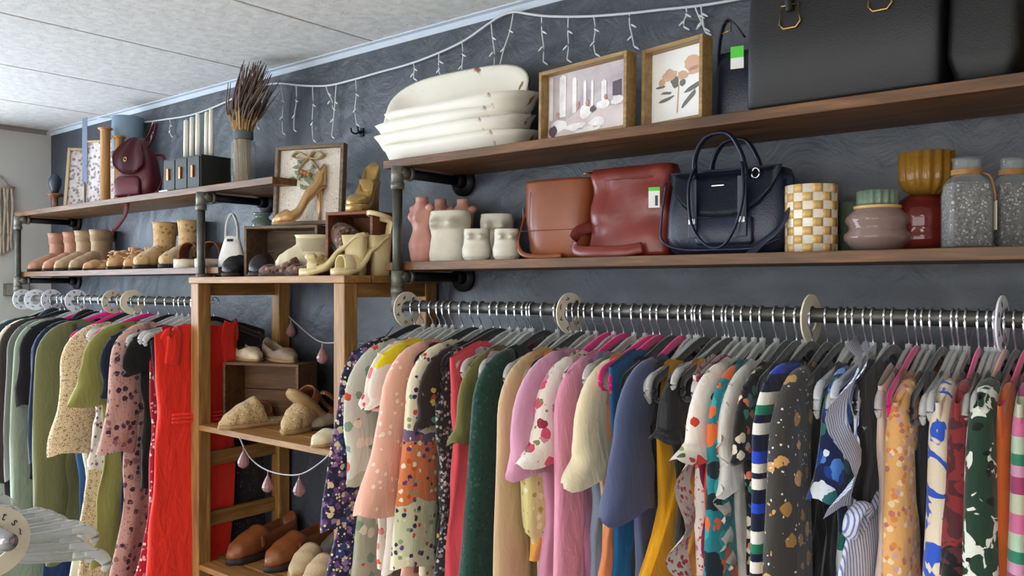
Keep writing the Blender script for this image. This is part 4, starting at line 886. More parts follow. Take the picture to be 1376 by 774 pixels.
# ------------------------------------------------------------------ upper right shelf
def wear_white():
    t = NT('worn white painted wood'); n = t.noise(9, 6, .8)
    t.l(t.mix(t.ramp(n, [(.66, (0, 0, 0, 1)), (.70, (1, 1, 1, 1))]), t.ramp(t.noise(3, 3), [(.3, H('#dcd6c4')), (.7, H('#eeebe0'))]), H('#8a5a38')), t.b.inputs['Base Color'])
    t.b.inputs['Roughness'].default_value = .6; t.bump(t.noise(25, 4), .25, .004); return t.m
M['wornwhite'] = wear_white()
def dough_bowl(label, loc, rot, L=.56, W_=.2, Hh=.062, seed=0):
    t_ = thing('dough_bowl', label, 'wooden tray', loc, 0, 'white dough bowls on the upper shelf'); t_.rotation_euler = rot
    rn = random.Random(seed); k0 = rn.uniform(0, 9)
    def ring(z, a, b):
        return sring(z, a, b, .62, 48, 0, 0, lambda p, t: Vector((p.x*(1+.02*noise.noise(Vector((t*1.2+k0, z*9, 0)))), p.y*(1+.05*noise.noise(Vector((t*1.5, z*9, k0)))), p.z+.005*noise.noise(Vector((t*1.3+k0, 2, 0))))))
    R_ = [ring(0, L*.42, W_*.34), ring(Hh*.25, L*.455, W_*.42), ring(Hh*.7, L*.475, W_*.47), ring(Hh, L*.5, W_*.5), ring(Hh*1.02, L*.485, W_*.47), ring(Hh*.9, L*.45, W_*.42), ring(Hh*.5, L*.40, W_*.34), ring(Hh*.28, L*.34, W_*.24)]
    obj('bowl', loft(B(), R_), 'wornwhite', t_); return t_
yb = -.135; xc = X(612, yb)
for k, (dx, dz, L, tx, rz, lab) in enumerate(((.012, .034, .50, 34, 2, 'worn white wooden dough bowl lowest in the stack of five'), (-.008, .072, .53, 26, -1, 'worn white wooden dough bowl second from the shelf in its stack'),
        (-.006, .102, .51, 20, 1.5, 'worn white wooden dough bowl in the middle of the stack of five'), (.02, .130, .50, 20, -1, 'worn white wooden dough bowl just below the tilted top one'), (-.028, .178, .50, 70, 3, 'worn white wooden dough bowl tilted open on top of the stack'))):
    dough_bowl(lab, (xc+dx, yb+(.0 if k < 4 else .06), ZU+dz-.034), (math.radians(tx if k == 4 else (7 if k else 4)), 0, math.radians(rz)), L, .20, .052 if k != 4 else .05, k)
# pictures
def tone(name, stops, scale): t = NT(name); t.l(t.ramp(t.noise(scale, 3, .4), stops), t.b.inputs['Base Color']); t.b.inputs['Roughness'].default_value = .6; return t.m
M['mauve'] = tone('mauve grey print', [(.35, H('#a79ba2')), (.65, H('#cfc3c4'))], 14)
M['rose_floor'] = tone('pale rose print', [(.35, H('#c4b3b1')), (.65, H('#ddd0cc'))], 14)
M['pale'] = tone('pale print paint', [(.35, H('#d9d3d2')), (.65, H('#f2efec'))], 30); M['plum'] = simple('plum grey print paint', '#5a4e58', .6); M['fleshp'] = simple('warm print paint', '#b98f80', .6)
def card(t_, pts, y, mat, name='painted_shape'):
    bm = B(); f = [bm.verts.new((x, y, z)) for x, z in pts]; g = [bm.verts.new((x, y-.0004, z)) for x, z in pts]; n = len(pts)
    bm.faces.new(f); bm.faces.new(g)
    for i in range(n): bm.faces.new((f[i], f[(i+1) % n], g[(i+1) % n], g[i]))
    return obj(name, bm, mat, t_, False)
def blobpts(cx, cz, a, b, seed=0, n=14, ang=0):
    r = random.Random(seed); out = []
    for k in range(n):
        t = 2*PI*k/n; q = 1+r.uniform(-.18, .18); x, z = a*q*math.cos(t), b*q*math.sin(t)
        out.append((cx+x*math.cos(ang)-z*math.sin(ang), cz+x*math.sin(ang)+z*math.cos(ang)))
    return out
def hall_print(t_, back, wd, ht, bw):
    """a generic hazy hall with tall windows and pale blurred figures"""
    y = -.0085; s = obj('print_sheet', bx(-wd/2, wd/2, -.0095, -.0082, bw, bw+ht), 'mauve', t_, False)
    y = -.0098
    card(t_, [(-wd/2, bw), (wd/2, bw), (wd/2, bw+ht*.34), (-.1*wd, bw+ht*.38), (-wd/2, bw+ht*.12)], y, 'rose_floor')
    for k, (u, w_, z0, z1) in enumerate(((-.46, .05, .3, .95), (-.31, .085, .33, .95), (-.16, .05, .36, .88), (-.03, .035, .38, .8), (.06, .03, .4, .78), (.2, .06, .42, .74))):
        card(t_, [((u-w_/2)*wd, bw+z0*ht), ((u+w_/2)*wd, bw+z0*ht), ((u+w_/2)*wd, bw+z1*ht), (u*wd, bw+min(.985, z1+.03)*ht), ((u-w_/2)*wd, bw+z1*ht)], y-.0003, 'pale')
    card(t_, [(.3*wd, bw+.5*ht), (.4*wd, bw+.48*ht), (.4*wd, bw+.72*ht), (.3*wd, bw+.70*ht)], y-.0003, 'plum')
    for k, (u, v, a, b) in enumerate(((-.36, .2, .1, .08), (-.14, .14, .13, .05), (-.02, .34, .07, .09), (.12, .16, .1, .06), (.2, .4, .08, .06), (.36, .42, .07, .05), (.0, .07, .15, .04))):
        card(t_, blobpts(u*wd, bw+v*ht, a*wd, b*ht*1.2, k), y-.0007, 'pale')
    for k, (u, v, a, b, m) in enumerate(((-.43, .12, .05, .09, 'plum'), (-.37, .36, .025, .06, 'fleshp'), (.07, .36, .035, .05, 'plum'), (-.12, .46, .02, .06, 'fleshp'), (.0, .47, .02, .05, 'fleshp'), (.22, .5, .018, .04, 'fleshp'))):
        card(t_, blobpts(u*wd, bw+v*ht, a*wd, b*ht, k+20), y-.0011, m)
M['petal'] = simple('dusty peach petal print', '#cfa98c', .6); M['greyleaf'] = simple('grey leaf print', '#6f7068', .6)
def flower_print(t_, back, wd, ht, bw):
    obj('print_sheet', bx(-wd/2, wd/2, -.0095, -.0082, bw, bw+ht), 'white', t_, False); y = -.0098
    card(t_, [(-.004, bw+.12*ht), (.0, bw+.12*ht), (.02*wd, bw+.5*ht), (.0, bw+.5*ht)], y, 'petal', 'printed_stem')
    for k, (u, v, a, b, an) in enumerate(((.28, .43, .17, .035, .35), (.2, .28, .17, .035, .7), (-.22, .33, .14, .025, .2), (-.22, .42, .11, .02, -.1), (-.32, .52, .09, .02, .0), (-.06, .55, .07, .08, .4), (.08, .52, .05, .05, 0))):
        card(t_, blobpts(u*wd, bw+v*ht, a*wd, b*ht, k, 12, an), y-.0003, 'greyleaf', 'printed_leaf')
    for k, (u, v, a, b) in enumerate(((-.16, .66, .13, .08), (-.30, .58, .06, .05), (.08, .62, .10, .06), (.26, .76, .16, .10), (.3, .66, .12, .06))):
        card(t_, blobpts(u*wd, bw+v*ht, a*wd, b*ht, k+40, 16), y-.0006, 'petal', 'printed_petal')
def frame_at(name, label, pl, pr, pyt_l, pyt_r, fn, yl, yr, depth, bw):
    """front lower-left / lower-right corners from photo columns, top from photo rows"""
    a = Vector((X(pl, yl), yl)); b = Vector((X(pr, yr), yr)); d = b-a; rz = math.atan2(d.y, d.x); wd = d.length
    ht = .5*(Z(pl, pyt_l, yl)+Z(pr, pyt_r, yr))-ZU
    nrm = Vector((-math.sin(rz), math.cos(rz))); c = (a+b)/2+nrm*depth
    return picture(name, label, ((c.x, c.y, ZU), wd, ht), depth, bw, 'goldwood', fn, rz, -1)
frame_at('framed_print', 'wooden framed print of a pale mauve hall with blurred figures', 723, 841, 98, 66, hall_print, -.20, -.235, .035, .009)
frame_at('framed_print', 'wooden framed print of dusty peach flowers on white', 861, 943, 68, 44, flower_print, -.205, -.235, .035, .009)
# black bags
M['blackleather'] = leather('black grained leather', '#18181a', .5, .2)
M['blackleather2'] = leather('soft black leather', '#151515', .55, .2)
M['navyleather'] = leather('navy leather', '#20263a', .33, .2)
M['tanleather'] = leather('tan brown leather', '#8c4a28', .35, .12)
M['tanseam'] = leather('tan seam', '#6b371c', .4)
M['maroon'] = leather('maroon red leather', '#7c3029', .3, .08)
M['maroon2'] = leather('wine leather', '#5d1b27', .35, .12)
def rbox(st, e=.28, n=48, f=None): return loft(B(), [sring(z, a, b, e, n, ox, oy, f) for z, a, b, ox, oy in st])
xl, xr = X(1001, -.242), X(1262, -.242); wd = xr-xl
t_ = thing('black_tote', 'large black leather tote bag with gold handle loops', 'handbag', ((xl+xr)/2, -.175, ZU))
obj('bag_body', rbox([(0, wd/2-.006, .058, 0, 0), (.008, wd/2, .066, 0, 0), (.14, wd/2, .060, 0, 0), (.27, wd/2-.002, .046, 0, 0), (.29, wd/2-.006, .04, 0, 0)], .12), 'blackleather', t_)
for s in (-1, 1):
    for q in (-1, 1):
        bm = B(); hx = q*(X(1187, -.24)-X(1065, -.24))/2-.005
        yy = s*.062
        sweep(bm, [(hx-.016, yy, .192), (hx-.02, yy, .158), (hx-.012, yy, .148), (hx+.012, yy, .148), (hx+.02, yy, .158), (hx+.016, yy, .192), (hx-.016, yy, .192)], .0022, n=6); obj('gold_loop', bm, 'gold', t_)
    hx = (X(1187, -.24)-X(1065, -.24))/2
    pts = smooth_path([(-hx-.005, s*.06, .18), (-hx-.005, s*.062, .24), (-hx*.8, s*.05, .33), (0, s*.045, .37), (hx*.8, s*.05, .33), (hx-.005, s*.062, .24), (hx-.005, s*.06, .18)], 6)
    obj('handle', sweep(B(), pts, .006, .009, 10), 'blackleather', t_)
xl2 = xr+.004; xr2 = X(1371, -.23); wd = xr2-xl2
t_ = thing('black_shoulder_bag', 'soft black shoulder bag standing beside the large tote', 'handbag', ((xl2+xr2)/2, -.16, ZU))
obj('bag_body', rbox([(0, wd/2-.03, .05, 0, 0), (.01, wd/2-.012, .06, 0, 0), (.05, wd/2, .065, 0, 0), (.2, wd/2-.004, .05, 0, 0), (.28, wd/2-.014, .03, 0, 0)], .3), 'blackleather2', t_)
obj('shoulder_strap', ribbon(smooth_path([(-wd/2+.012, 0, .2), (-wd/2+.02, 0, .3), (0, 0, .36), (wd/2-.02, 0, .3), (wd/2-.012, 0, .2)], 6), .02, .004, (0, 1, 0)), 'blackleather2', t_)
M['amber'] = glass('amber glass', '#b98a34', .55, .04, .5)
tag(obj('amber_vase', lathe(B(), [(.004, 0), (.04, .002), (.055, .05), (.045, .11), (.03, .14), (.034, .16), (.03, .16), (.026, .14), (.004, .02)], 28, (0, 0, 0), .03, 14), 'amber'), 'amber glass vase past the soft black shoulder bag', 'vase').location = (xr2+.075, -.17, ZU)
# dark crossbody bag with tag, behind the tote's edge
xs = X(984, -.15)
t_ = thing('navy_crossbody', 'narrow dark navy crossbody bag tucked behind the large tote', 'handbag', (xs, -.13, ZU), math.radians(8))
obj('bag_body', rbox([(0, .05, .025, .02, 0), (.02, .056, .03, .02, 0), (.12, .054, .026, .02, 0), (.15, .05, .015, .02, 0)], .3), 'navyleather', t_)
obj('shoulder_strap', ribbon(smooth_path([(-.03, 0, .0), (-.034, -.01, .1), (-.03, -.014, .18), (-.012, -.012, .22), (.02, -.01, .18)], 6), .016, .004, (0, 1, 0)), 'navyleather', t_)
obj('buckle', tube([(-.026, -.018, .19), (-.026, -.018, .21), (-.006, -.018, .215), (-.006, -.018, .195), (-.026, -.018, .19)], .002, 6), 'gold', t_)
tg = thing('sale_tag', 'white price tag with green top beside the large black tote', 'tag', (X(992, -.20), -.205, Z(992, 62, -.205)-.045), math.radians(12))
obj('card', bx(-.013, .013, -.0008, .0, 0, .022), 'white', tg, False); obj('green_band', bx(-.013, .013, -.0008, 0, .022, .045), 'green', tg, False)
# ------------------------------------------------------------------ lower right shelf
M['pinkcer'] = simple('pink ceramic', '#cf9484', .45, 0, .05, 10, .03); M['whitecer'] = simple('cream ceramic', '#dad5c4', .6, 0, .04, 50, .12)
def gsn(x, s): return math.exp(-(x/s)**2)
def torso(name, label, loc, rz, hgt, prof, mat, bust, bz, by=.018, group=None, neck=None, arms=False):
    """prof: (z, a, b) rings; bust bumps on the -y side"""
    t_ = thing(name, label, 'vase', loc, rz, group); rings = []; n = 40; m = 34
    for j in range(m+1):
        s = j/m; a, b = interp(prof, s)
        def f(p, t, s=s, a=a):
            if p.y < 0:
                for sg in (-1, 1):
                    p.y -= bust*gsn(s-bz, .10)*gsn(p.x/a-sg*.45, .30)*(1 if s > bz-.05 else gsn(s-bz+.05, .045))
            return p
        rings.append(sring(s*hgt, a, b, .9, n, 0, 0, f))
    if not neck:
        top = rings[-1]; rings.append([Vector((p.x*.88, p.y*.88, p.z)) for p in top]); rings.append([Vector((p.x*.8, p.y*.8, p.z-hgt*.25)) for p in top])
    obj('torso', loft(B(), rings), mat, t_)
    if arms:
        for sg in (-1, 1):
            a, b = interp(prof, .80); st_ = obj('shoulder_stump', loft(B(), [sring(0, .012, .013, 1, 14), sring(.016, .011, .012, 1, 14), sring(.022, .006, .007, 1, 14)]), mat, t_); st_.location = (sg*a*.7, 0, hgt*.80); st_.rotation_euler = (0, sg*math.radians(65), 0)
    return t_
def low_h(pt, px, y): return Z(px, pt, y)-ZL
pinkprof = [(0, .026, .022), (.08, .029, .026), (.27, .034, .03), (.5, .024, .02), (.66, .031, .022), (.80, .036, .018), (.88, .022, .016), (.92, .015, .014), (1, .016, .014)]
for px, y, pt, rz, lab, k in ((567, -.17, 265, -10, 'pink ceramic bust vase standing next to the iron pipe', 1.0), (592, -.06, 268, 10, 'pink ceramic bust vase half hidden behind its pair', .95), (622, -.055, 268, 0, 'pink ceramic bust vase behind the large cream bust', .98)):
    torso('bust_vase', lab, (X(px, y), y, ZL), math.radians(rz), low_h(pt, px, y), [(s, a*1.15*k, b*1.15*k) for s, a, b in pinkprof], 'pinkcer', .013, .70, group='pink bust vases', neck=True, arms=True)
wprof = [(0, .95, .8), (.15, .98, .84), (.35, .93, .78), (.5, .88, .72), (.68, .97, .7), (.85, 1.0, .68), (1, .94, .66)]
sprof = [(0, .8, .75), (.15, .97, .92), (.35, 1.0, .94), (.55, .9, .8), (.72, .86, .72), (.88, .88, .7), (1, .86, .68)]
for pl, pr, pt, y, rz, pf, bz, lab in ((576, 634, 284, -.15, 18, wprof, .74, 'large cream ceramic bust vase before the pink busts'), (645, 691, 288, -.07, 30, wprof, .74, 'cream ceramic bust vase behind the two small ones'),
        (621, 661, 308, -.185, 34, sprof, .74, 'small cream bust vase beside the large cream bust'), (662, 700, 308, -.185, 36, sprof, .74, 'small cream bust vase beside the brown bucket bag')):
    r = R(pl, pr, y); torso('bust_vase', lab, (X((pl+pr)/2, y), y, ZL), math.radians(rz), low_h(pt, (pl+pr)/2, y), [(s, a*r, b*r) for s, a, b in pf], 'whitecer', r*.55, bz, group='cream bust vases')
# tan bucket bag
def bagx(pl, pr, y): return X(pl, y), X(pr, y)
x0, x1 = bagx(696, 783, -.19); hgt = low_h(240, 740, -.19); a = (x1-x0)/2; cx = (x0+x1)/2
t_ = thing('bucket_bag', 'tan brown leather bucket bag beside the small cream bust', 'handbag', (cx, -.125, ZL), math.radians(4))
obj('bag_body', rbox([(0, a*.80, .06, .008, 0), (.012, a*.86, .066, .006, 0), (hgt*.5, a*.95, .068, .0, 0), (hgt*.96, a, .062, 0, 0), (hgt, a, .06, 0, 0), (hgt-.002, a*.97, .055, 0, 0), (hgt*.6, a*.9, .05, 0, 0)], .6), 'tanleather', t_)
def ellip_path(z, k, a0, a1, b): return [(a*k*math.cos(t), b*math.sin(t), z) for t in [math.radians(a0+(a1-a0)*i/24) for i in range(25)]]
obj('stitched_seam', tube([(-a*.92+.006*i, -.064-.0035*math.sin(PI*i/24)-.0022, hgt*.36) for i in range(int(a*1.84/.006))], .0008, 5), 'tanseam', t_)
obj('side_seam', tube([(-a*.62, -.062-.006*math.sin(PI*i/10), hgt*.05+hgt*.8*i/10) for i in range(11)], .0008, 5), 'tanseam', t_)
obj('shoulder_strap', ribbon(smooth_path([(-a*.99, -.01, hgt*.8), (-a*1.06, -.03, hgt*.5), (-a*.95, -.07, hgt*.2), (-a*.7, -.082, .012), (-a*.2, -.084, .006), (a*.4, -.078, .008)], 6), .012, .004, (0, .3, 1)), 'tanleather', t_)
obj('ring_clip', tube([(-a*1.02+.006*math.cos(q), -.012, hgt*.86+.014*math.sin(q)) for q in [2*PI*i/14 for i in range(15)]], .0022, 6), 'chrome', t_)
obj('care_tag', bx(-a*1.1, -a*1.1+.002, -.03, -.022, hgt*.45, hgt*.68), M['sagejar'], t_, False)
# maroon tote
x0, x1 = bagx(782, 893, -.19); hgt = low_h(221, 838, -.19); a = (x1-x0)/2; cx = (x0+x1)/2
def crinkle(p, t):
    q = noise.noise(Vector((p.x*14, p.y*10, p.z*16))); r = noise.noise(Vector((p.x*30+3, p.y*9, p.z*24)))
    p.y += (.012*q+.005*r)*min(1, p.z*14+.2); p.x += .006*q*min(1, p.z*14); return p
t_ = thing('maroon_tote', 'slouchy maroon red leather tote with its strap trailing', 'handbag', (cx, -.13, ZL), math.radians(3))
st = [(0, a*.92, .05, 0, 0), (.008, a*.98, .058, 0, 0)]+[(hgt*k/14, a*(.99-.05*math.sin(PI*k/14)), .058-.022*k/14, 0, 0) for k in range(1, 14)]+[(hgt, a*.95, .028, 0, 0)]
obj('bag_body', rbox(st, .38, 56, crinkle), 'maroon', t_)
obj('top_band', tube([(a*.98*math.cos(q), .043*math.sin(q), hgt*.86) for q in [2*PI*i/40 for i in range(41)]], .0018, 6), 'maroon', t_)
obj('shoulder_strap', ribbon(smooth_path([(-a*.9, -.03, hgt*.35), (-a*1.12, -.06, .06), (-a*1.08, -.075, .02), (-a*.5, -.088, .013), (a*.1, -.086, .013), (a*.5, -.07, .02)], 6), .026, .005, (0, .2, 1)), 'maroon', t_)
obj('zip_pull', tube([(-a*.97, -.02, hgt*.97), (-a*1.06, -.04, hgt*.955)], .003, 6), 'gold', t_)
# navy satchel
x0, x1 = bagx(887, 1050, -.205); hgt = low_h(228, 965, -.2); a = (x1-x0)/2; cx = (x0+x1)/2
t_ = thing('navy_satchel', 'navy leather satchel with curved flap and looped straps', 'handbag', (cx, -.135, ZL), math.radians(2))
obj('bag_body', rbox([(0, a*.84, .05, 0, 0), (.01, a*.93, .06, 0, 0), (.04, a, .066, 0, 0), (hgt*.5, a*.99, .062, 0, 0), (hgt*.9, a*.93, .05, 0, 0), (hgt, a*.9, .04, 0, 0)], .4), 'navyleather', t_)
# flap: rounded panel over the front
bm = B(); rings = []
for i in range(13):
    u = i/12*2-1; rr = []
    dep = hgt*(.52*(1-abs(u)**3.2)+.06)
    for j in range(8):
        s = j/7; z = hgt+.004-dep*s; yb_ = -.044-.028*min(1, (hgt-z)/(hgt*.6))-.004
        rr.append((u*a*.92, yb_ if j else -.02, z+(.0 if j else .004)))
    rings.append(rr)
loft(bm, rings, False); bmesh.ops.solidify(bm, geom=bm.faces[:], thickness=.003)
obj('flap', bm, 'navyleather', t_)
obj('front_pocket', rbox([(.02, a*.42, .006, .01, -.068), (.026, a*.46, .008, .01, -.068), (hgt*.42, a*.45, .008, .01, -.070), (hgt*.43, a*.42, .005, .01, -.07)], .3), 'navyleather', t_)
for s in (-1, 1):
    obj('buckle_strap', bx(s*a*.40-.009, s*a*.40+.009, -.082, -.077, hgt*.2, hgt*.9, bev=.001), 'navyleather', t_, False)
    obj('buckle', bx(s*a*.40-.007, s*a*.40+.007, -.085, -.082, hgt*.36, hgt*.43, bev=.001), 'chrome', t_, False)
    yy = -.06 if s < 0 else .03
    pts = smooth_path([(-a*.42, yy, hgt*.92), (-a*.38, yy-.012, hgt+.03), (-a*.2, yy-.01, hgt+.068), (a*.15, yy-.01, hgt+.07), (a*.36, yy-.012, hgt+.03), (a*.42, yy, hgt*.92)], 6)
    obj('handle', sweep(B(), pts, .004, .010, 10, (0, 1, 0)), 'navyleather', t_)
obj('hanging_strap', ribbon(smooth_path([(-a*.34, -.08, hgt*1.06), (-a*.42, -.093, hgt*.8), (-a*.36, -.095, hgt*.35), (-a*.1, -.097, hgt*.10), (a*.16, -.097, hgt*.10), (a*.36, -.095, hgt*.35), (a*.46, -.093, hgt*.7), (a*.40, -.08, hgt*1.05)], 6), .011, .004, (0, 1, 0)), 'navyleather', t_)
obj('shoulder_strap', ribbon(smooth_path([(a*.9, -.03, hgt*.9), (a*1.05, -.05, hgt*.82), (a*1.1, -.07, hgt*.55), (a*.98, -.085, hgt*.28), (a*.75, -.095, .02), (a*.6, -.112, -.004)], 6), .016, .004, (0, .6, 1)), 'navyleather', t_)
obj('side_piping', tube(smooth_path([(-a*.93, -.06, hgt*.9), (-a*1.0, -.066, hgt*.4), (-a*.95, -.07, .03), (-a*.6, -.072, .012), (0, -.072, .010), (a*.6, -.072, .012), (a*.95, -.07, .03)], 5), .003, 6), 'navyleather', t_)
obj('strap_ring', tube([(a*.55+.008*math.cos(q), -.06, hgt*.93+.010*math.sin(q)) for q in [2*PI*i/14 for i in range(15)]], .002, 6), 'chrome', t_)
obj('maker_mark', bx(-.012, .014, -.0785, -.0775, hgt*.8, hgt*.81), 'chrome', t_, False)
tg = thing('sale_tag', 'white price tag with green top on the navy satchel', 'tag', (X(880, -.215), -.218, Z(880, 279, -.218)), math.radians(20))
obj('card', bx(-.012, .012, -.0008, 0, 0, .036), 'white', tg, False); obj('green_band', bx(-.012, .012, -.0008, 0, .036, .044), 'green', tg, False); obj('printed_barcode', bx(.002, .008, -.0012, -.0008, .004, .026), 'ink', tg, False)
# checkered vase: every check is a thin glazed piece on the cylinder
M['check_cream'] = simple('cream glaze', '#f3ead8', .3, 0, .03, 20, 0); M['check_ochre'] = simple('ochre glaze', '#d6ae6a', .35, 0, .06, 20, 0)
yv = -.17; r = R(1056, 1123, yv); hgt = low_h(250, 1090, yv)
t_ = thing('checkered_vase', 'ochre and cream checkered ceramic cylinder beside the navy satchel', 'vase', (X(1090, yv), yv, ZL))
obj('cylinder', lathe(B(), [(.004, 0), (r-.001, 0), (r-.0006, hgt), (r*.9, hgt), (r*.88, .01), (.004, .01)], 40), 'check_cream', t_)
nc, nr = 16, 8; ck = None
bm = B(); V0 = []; pts = []
for k in range(4):
    q = 2*PI/nc*(k/3); pts.append((q, ))
for z in (0, hgt/nr):
    for rr in (r-.0008, r+.0002):
        V0.append([bm.verts.new((rr*math.cos(q[0]), rr*math.sin(q[0]), z)) for q in pts])
A, Bq, Cq, D = V0
for i in range(3):
    for u, v in ((A, Bq), (Bq, D), (D, Cq), (Cq, A)): bm.faces.new((u[i], u[i+1], v[i+1], v[i]))
for i in (0, 3): bm.faces.new((A[i], Bq[i], D[i], Cq[i]))
first = None
for i in range(nc):
    for j in range(nr):
        if (i+j) % 2: continue
        if first is None: first = obj('check_tile', bm, 'check_ochre', t_); o = first
        else: o = obj('check_tile', first.data, None, t_)
        o.rotation_euler = (0, 0, 2*PI/nc*i); o.location = (0, 0, j*hgt/nr)
# glass
M['roseglass'] = glass('smoky rose glass', '#b89d94', .62, .04, .6); M['greenglass'] = glass('pale green ribbed glass', '#9db59d', .6, .04, .6); M['redglass'] = glass('oxblood glass', '#7a2a24', .4, .04); M['clearglass'] = glass('clear bottle glass', '#dfe6e4', .88, .04, .75)
yg = -.16; r = R(1136, 1222, yg); h1 = low_h(277, 1180, yg); h2 = low_h(257, 1180, yg)
t_ = thing('rose_vase', 'squat smoky rose glass vase with ridged belly and tan rim', 'vase', (X(1179, yg), yg, ZL))
obj('belly', lathe(B(), [(.004, .001), (r*.6, 0), (r*.75, h1*.06), (r*.98, h1*.25), (r, h1*.36), (r*.86, h1*.46), (r*.84, h1*.54), (r*.95, h1*.66), (r*.93, h1*.76), (r*.72, h1*.9), (r*.66, h1), (r*.62, h1), (r*.66, h1*.9), (r*.85, h1*.7), (r*.78, h1*.5), (r*.9, h1*.33), (r*.5, h1*.06), (.004, h1*.05)], 40), 'roseglass', t_)
obj('rim', lathe(B(), [(r*.62, h1*.93), (r*.7, h1*.94), (r*.7, h1*1.0), (r*.6, h1*1.0)], 32), 'check_ochre', t_)
r2 = R(1152, 1202, yg)
tag(obj('green_tealight', lathe(B(), [(.004, 0), (r2*.96, .0), (r2, (h2-h1)*.2), (r2, h2-h1), (r2*.93, h2-h1), (r2*.9, .006), (.004, .005)], 96, (0, 0, 0), .06, 16), 'greenglass'), 'pale green ribbed glass cup resting on the smoky rose vase', 'candle holder').location = (X(1179, yg), yg, ZL+h1)
yq = -.06; r3 = R(1128, 1158, yq)
tag(obj('green_tealight', lathe(B(), [(.004, 0), (r3*.96, .0), (r3, .02), (r3, low_h(272, 1143, yq)), (r3*.9, low_h(272, 1143, yq)), (r3*.86, .008), (.004, .007)], 40, (0, 0, 0), .03, 16), 'greenglass'), 'green glass cup behind the checkered cylinder', 'candle holder').location = (X(1143, yq), yq, ZL)
yg2 = -.10; r = R(1196, 1284, yg2); h1 = low_h(263, 1240, yg2); h2 = low_h(206, 1240, yg2)
t_ = thing('red_vase', 'oxblood and amber ribbed glass vase behind the rose vase', 'vase', (X(1240, yg2), yg2, ZL))
obj('belly', lathe(B(), [(.004, .001), (r*.75, 0), (r*.92, h1*.12), (r*.97, h1*.28), (r*.86, h1*.4), (r*.97, h1*.55), (r*.9, h1*.72), (r*.7, h1*.9), (r*.45, h1), (r*.4, h1), (r*.6, h1*.88), (r*.8, h1*.6), (r*.8, h1*.3), (.004, h1*.06)], 40), 'redglass', t_)
r2 = R(1213, 1279, yg2); d = h2-h1
tag(obj('amber_cup', lathe(B(), [(.004, 0), (r2*.5, 0), (r2*.85, d*.14), (r2, d*.35), (r2, d), (r2*.93, d), (r2*.9, d*.35), (r2*.7, d*.16), (.004, d*.08)], 90, (0, 0, 0), .06, 15), 'amber'), 'amber ribbed glass cup standing on the oxblood vase', 'candle holder').location = (X(1245, yg2), yg2, ZL+h1)
M['gravel'] = fabric('grey glitter gravel', '#6f6a68', (('blob', 230, .45, ['#3f3d40', '#a8a3a0', '#8a8488', '#5a5659', '#c9c4c0'], .95),), .5, .9)
M['twine'] = simple('jute twine', '#a87c48', .9, 0, .15, 80, .3)
def gravel_bottle(pl, pr, y, label, seed):
    a = R(pl, pr, y)*.80; b = a*.72; h1 = low_h(236, (pl+pr)/2, y); h2 = low_h(213, (pl+pr)/2, y)
    t_ = thing('gravel_bottle', label, 'bottle', (X((pl+pr)/2, y), y, ZL), math.radians(32))
    ne = a*.62
    obj('glass_body', loft(B(), [sring(0, a*.95, b*.95, .25), sring(.004, a, b, .25), sring(h1*.74, a, b, .25), sring(h1*.9, a*.92, b*.92, .4), sring(h1, ne, ne*.9, .9), sring(h2*.96, ne, ne*.9, 1), sring(h2, ne*1.12, ne, 1), sring(h2*.985, ne*.85, ne*.75, 1), sring(h1, ne*.85, ne*.75, 1)]), 'clearglass', t_)
    obj('gravel_fill', loft(B(), [sring(.005, a*.94, b*.94, .25), sring(h1*.74, a*.95, b*.95, .25), sring(h1*.86, a*.9, b*.9, .35), sring(h1*.9, a*.8, b*.8, .5)]), 'gravel', t_)
    bm = B()
    for k in range(3): sweep(bm, [(ne*1.04*math.cos(q), ne*.95*math.sin(q), h1*1.02+.003*k) for q in [2*PI*i/20 for i in range(21)]], .002, n=6)
    obj('neck_twine', bm, 'twine', t_)
    obj('twine_tail', tube(smooth_path([(ne, -ne*.3, h1*1.03), (ne*1.5, -ne*.5, h1*.98), (a*1.06, -b*.6, h1*.8), (a*1.1, -b*.7, h1*.62)], 5), .0018, 6), 'twine', t_)
    obj('paper_label', bx(a*1.06, a*1.08, -b*.95, -b*.5, h1*.25, h1*.64), 'cream_plastic', t_, False)
gravel_bottle(1264, 1334, -.17, 'square glass bottle of grey gravel with twine at its neck', 1)
gravel_bottle(1330, 1392, -.10, 'square glass bottle of grey gravel standing behind the other one', 2)
# ------------------------------------------------------------------ upper left shelf
yl = -.14
M['darkball'] = simple('dark blue grey finial', '#2c3745', .4); M['spool_dk'] = wood('brown turned wood', '#6b3f20', '#9c6a40', 'Z', .5)
r = R(64, 84, yl); h = Z(74, 234, yl)-ZU
t_ = thing('candlestick', 'short brown wooden candlestick with dark round finial', 'candlestick', (X(74, yl), yl, ZU))
obj('turned_base', lathe(B(), [(.002, 0), (r*.8, 0), (r*.8, .006), (r*.4, .014), (r*.4, h*.38), (r, h*.42), (r, h*.48), (.002, h*.5)], 20), 'spool_dk', t_)
obj('finial', lathe(B(), [(.002, h*.48), (r*.4, h*.5), (r*.55, h*.58), (r*.8, h*.72), (r*.8, h*.85), (r*.5, h*.96), (.002, h)], 20), 'darkball', t_)
M['pinkprint'] = fabric('white and pink flower print', '#d8d3d2', (('blob', 85, .6, ['#b98f96', '#a7a3ab', '#e6dcdc', '#8f8790'], .6),))
def floral_art(t_, back, wd, ht, bw): obj('print_sheet', bx(-wd/2, wd/2, -.0095, -.0082, bw, bw+ht), 'pinkprint', t_, False)
y = -.12
picture('framed_print', 'pale wood framed pink flower print leaning by the candlestick', ((X(108, y), y, ZU), .13, Z(106, 196, y)-ZU), .02, .012, 'palewood', floral_art, math.radians(52), -14)
y = -.07
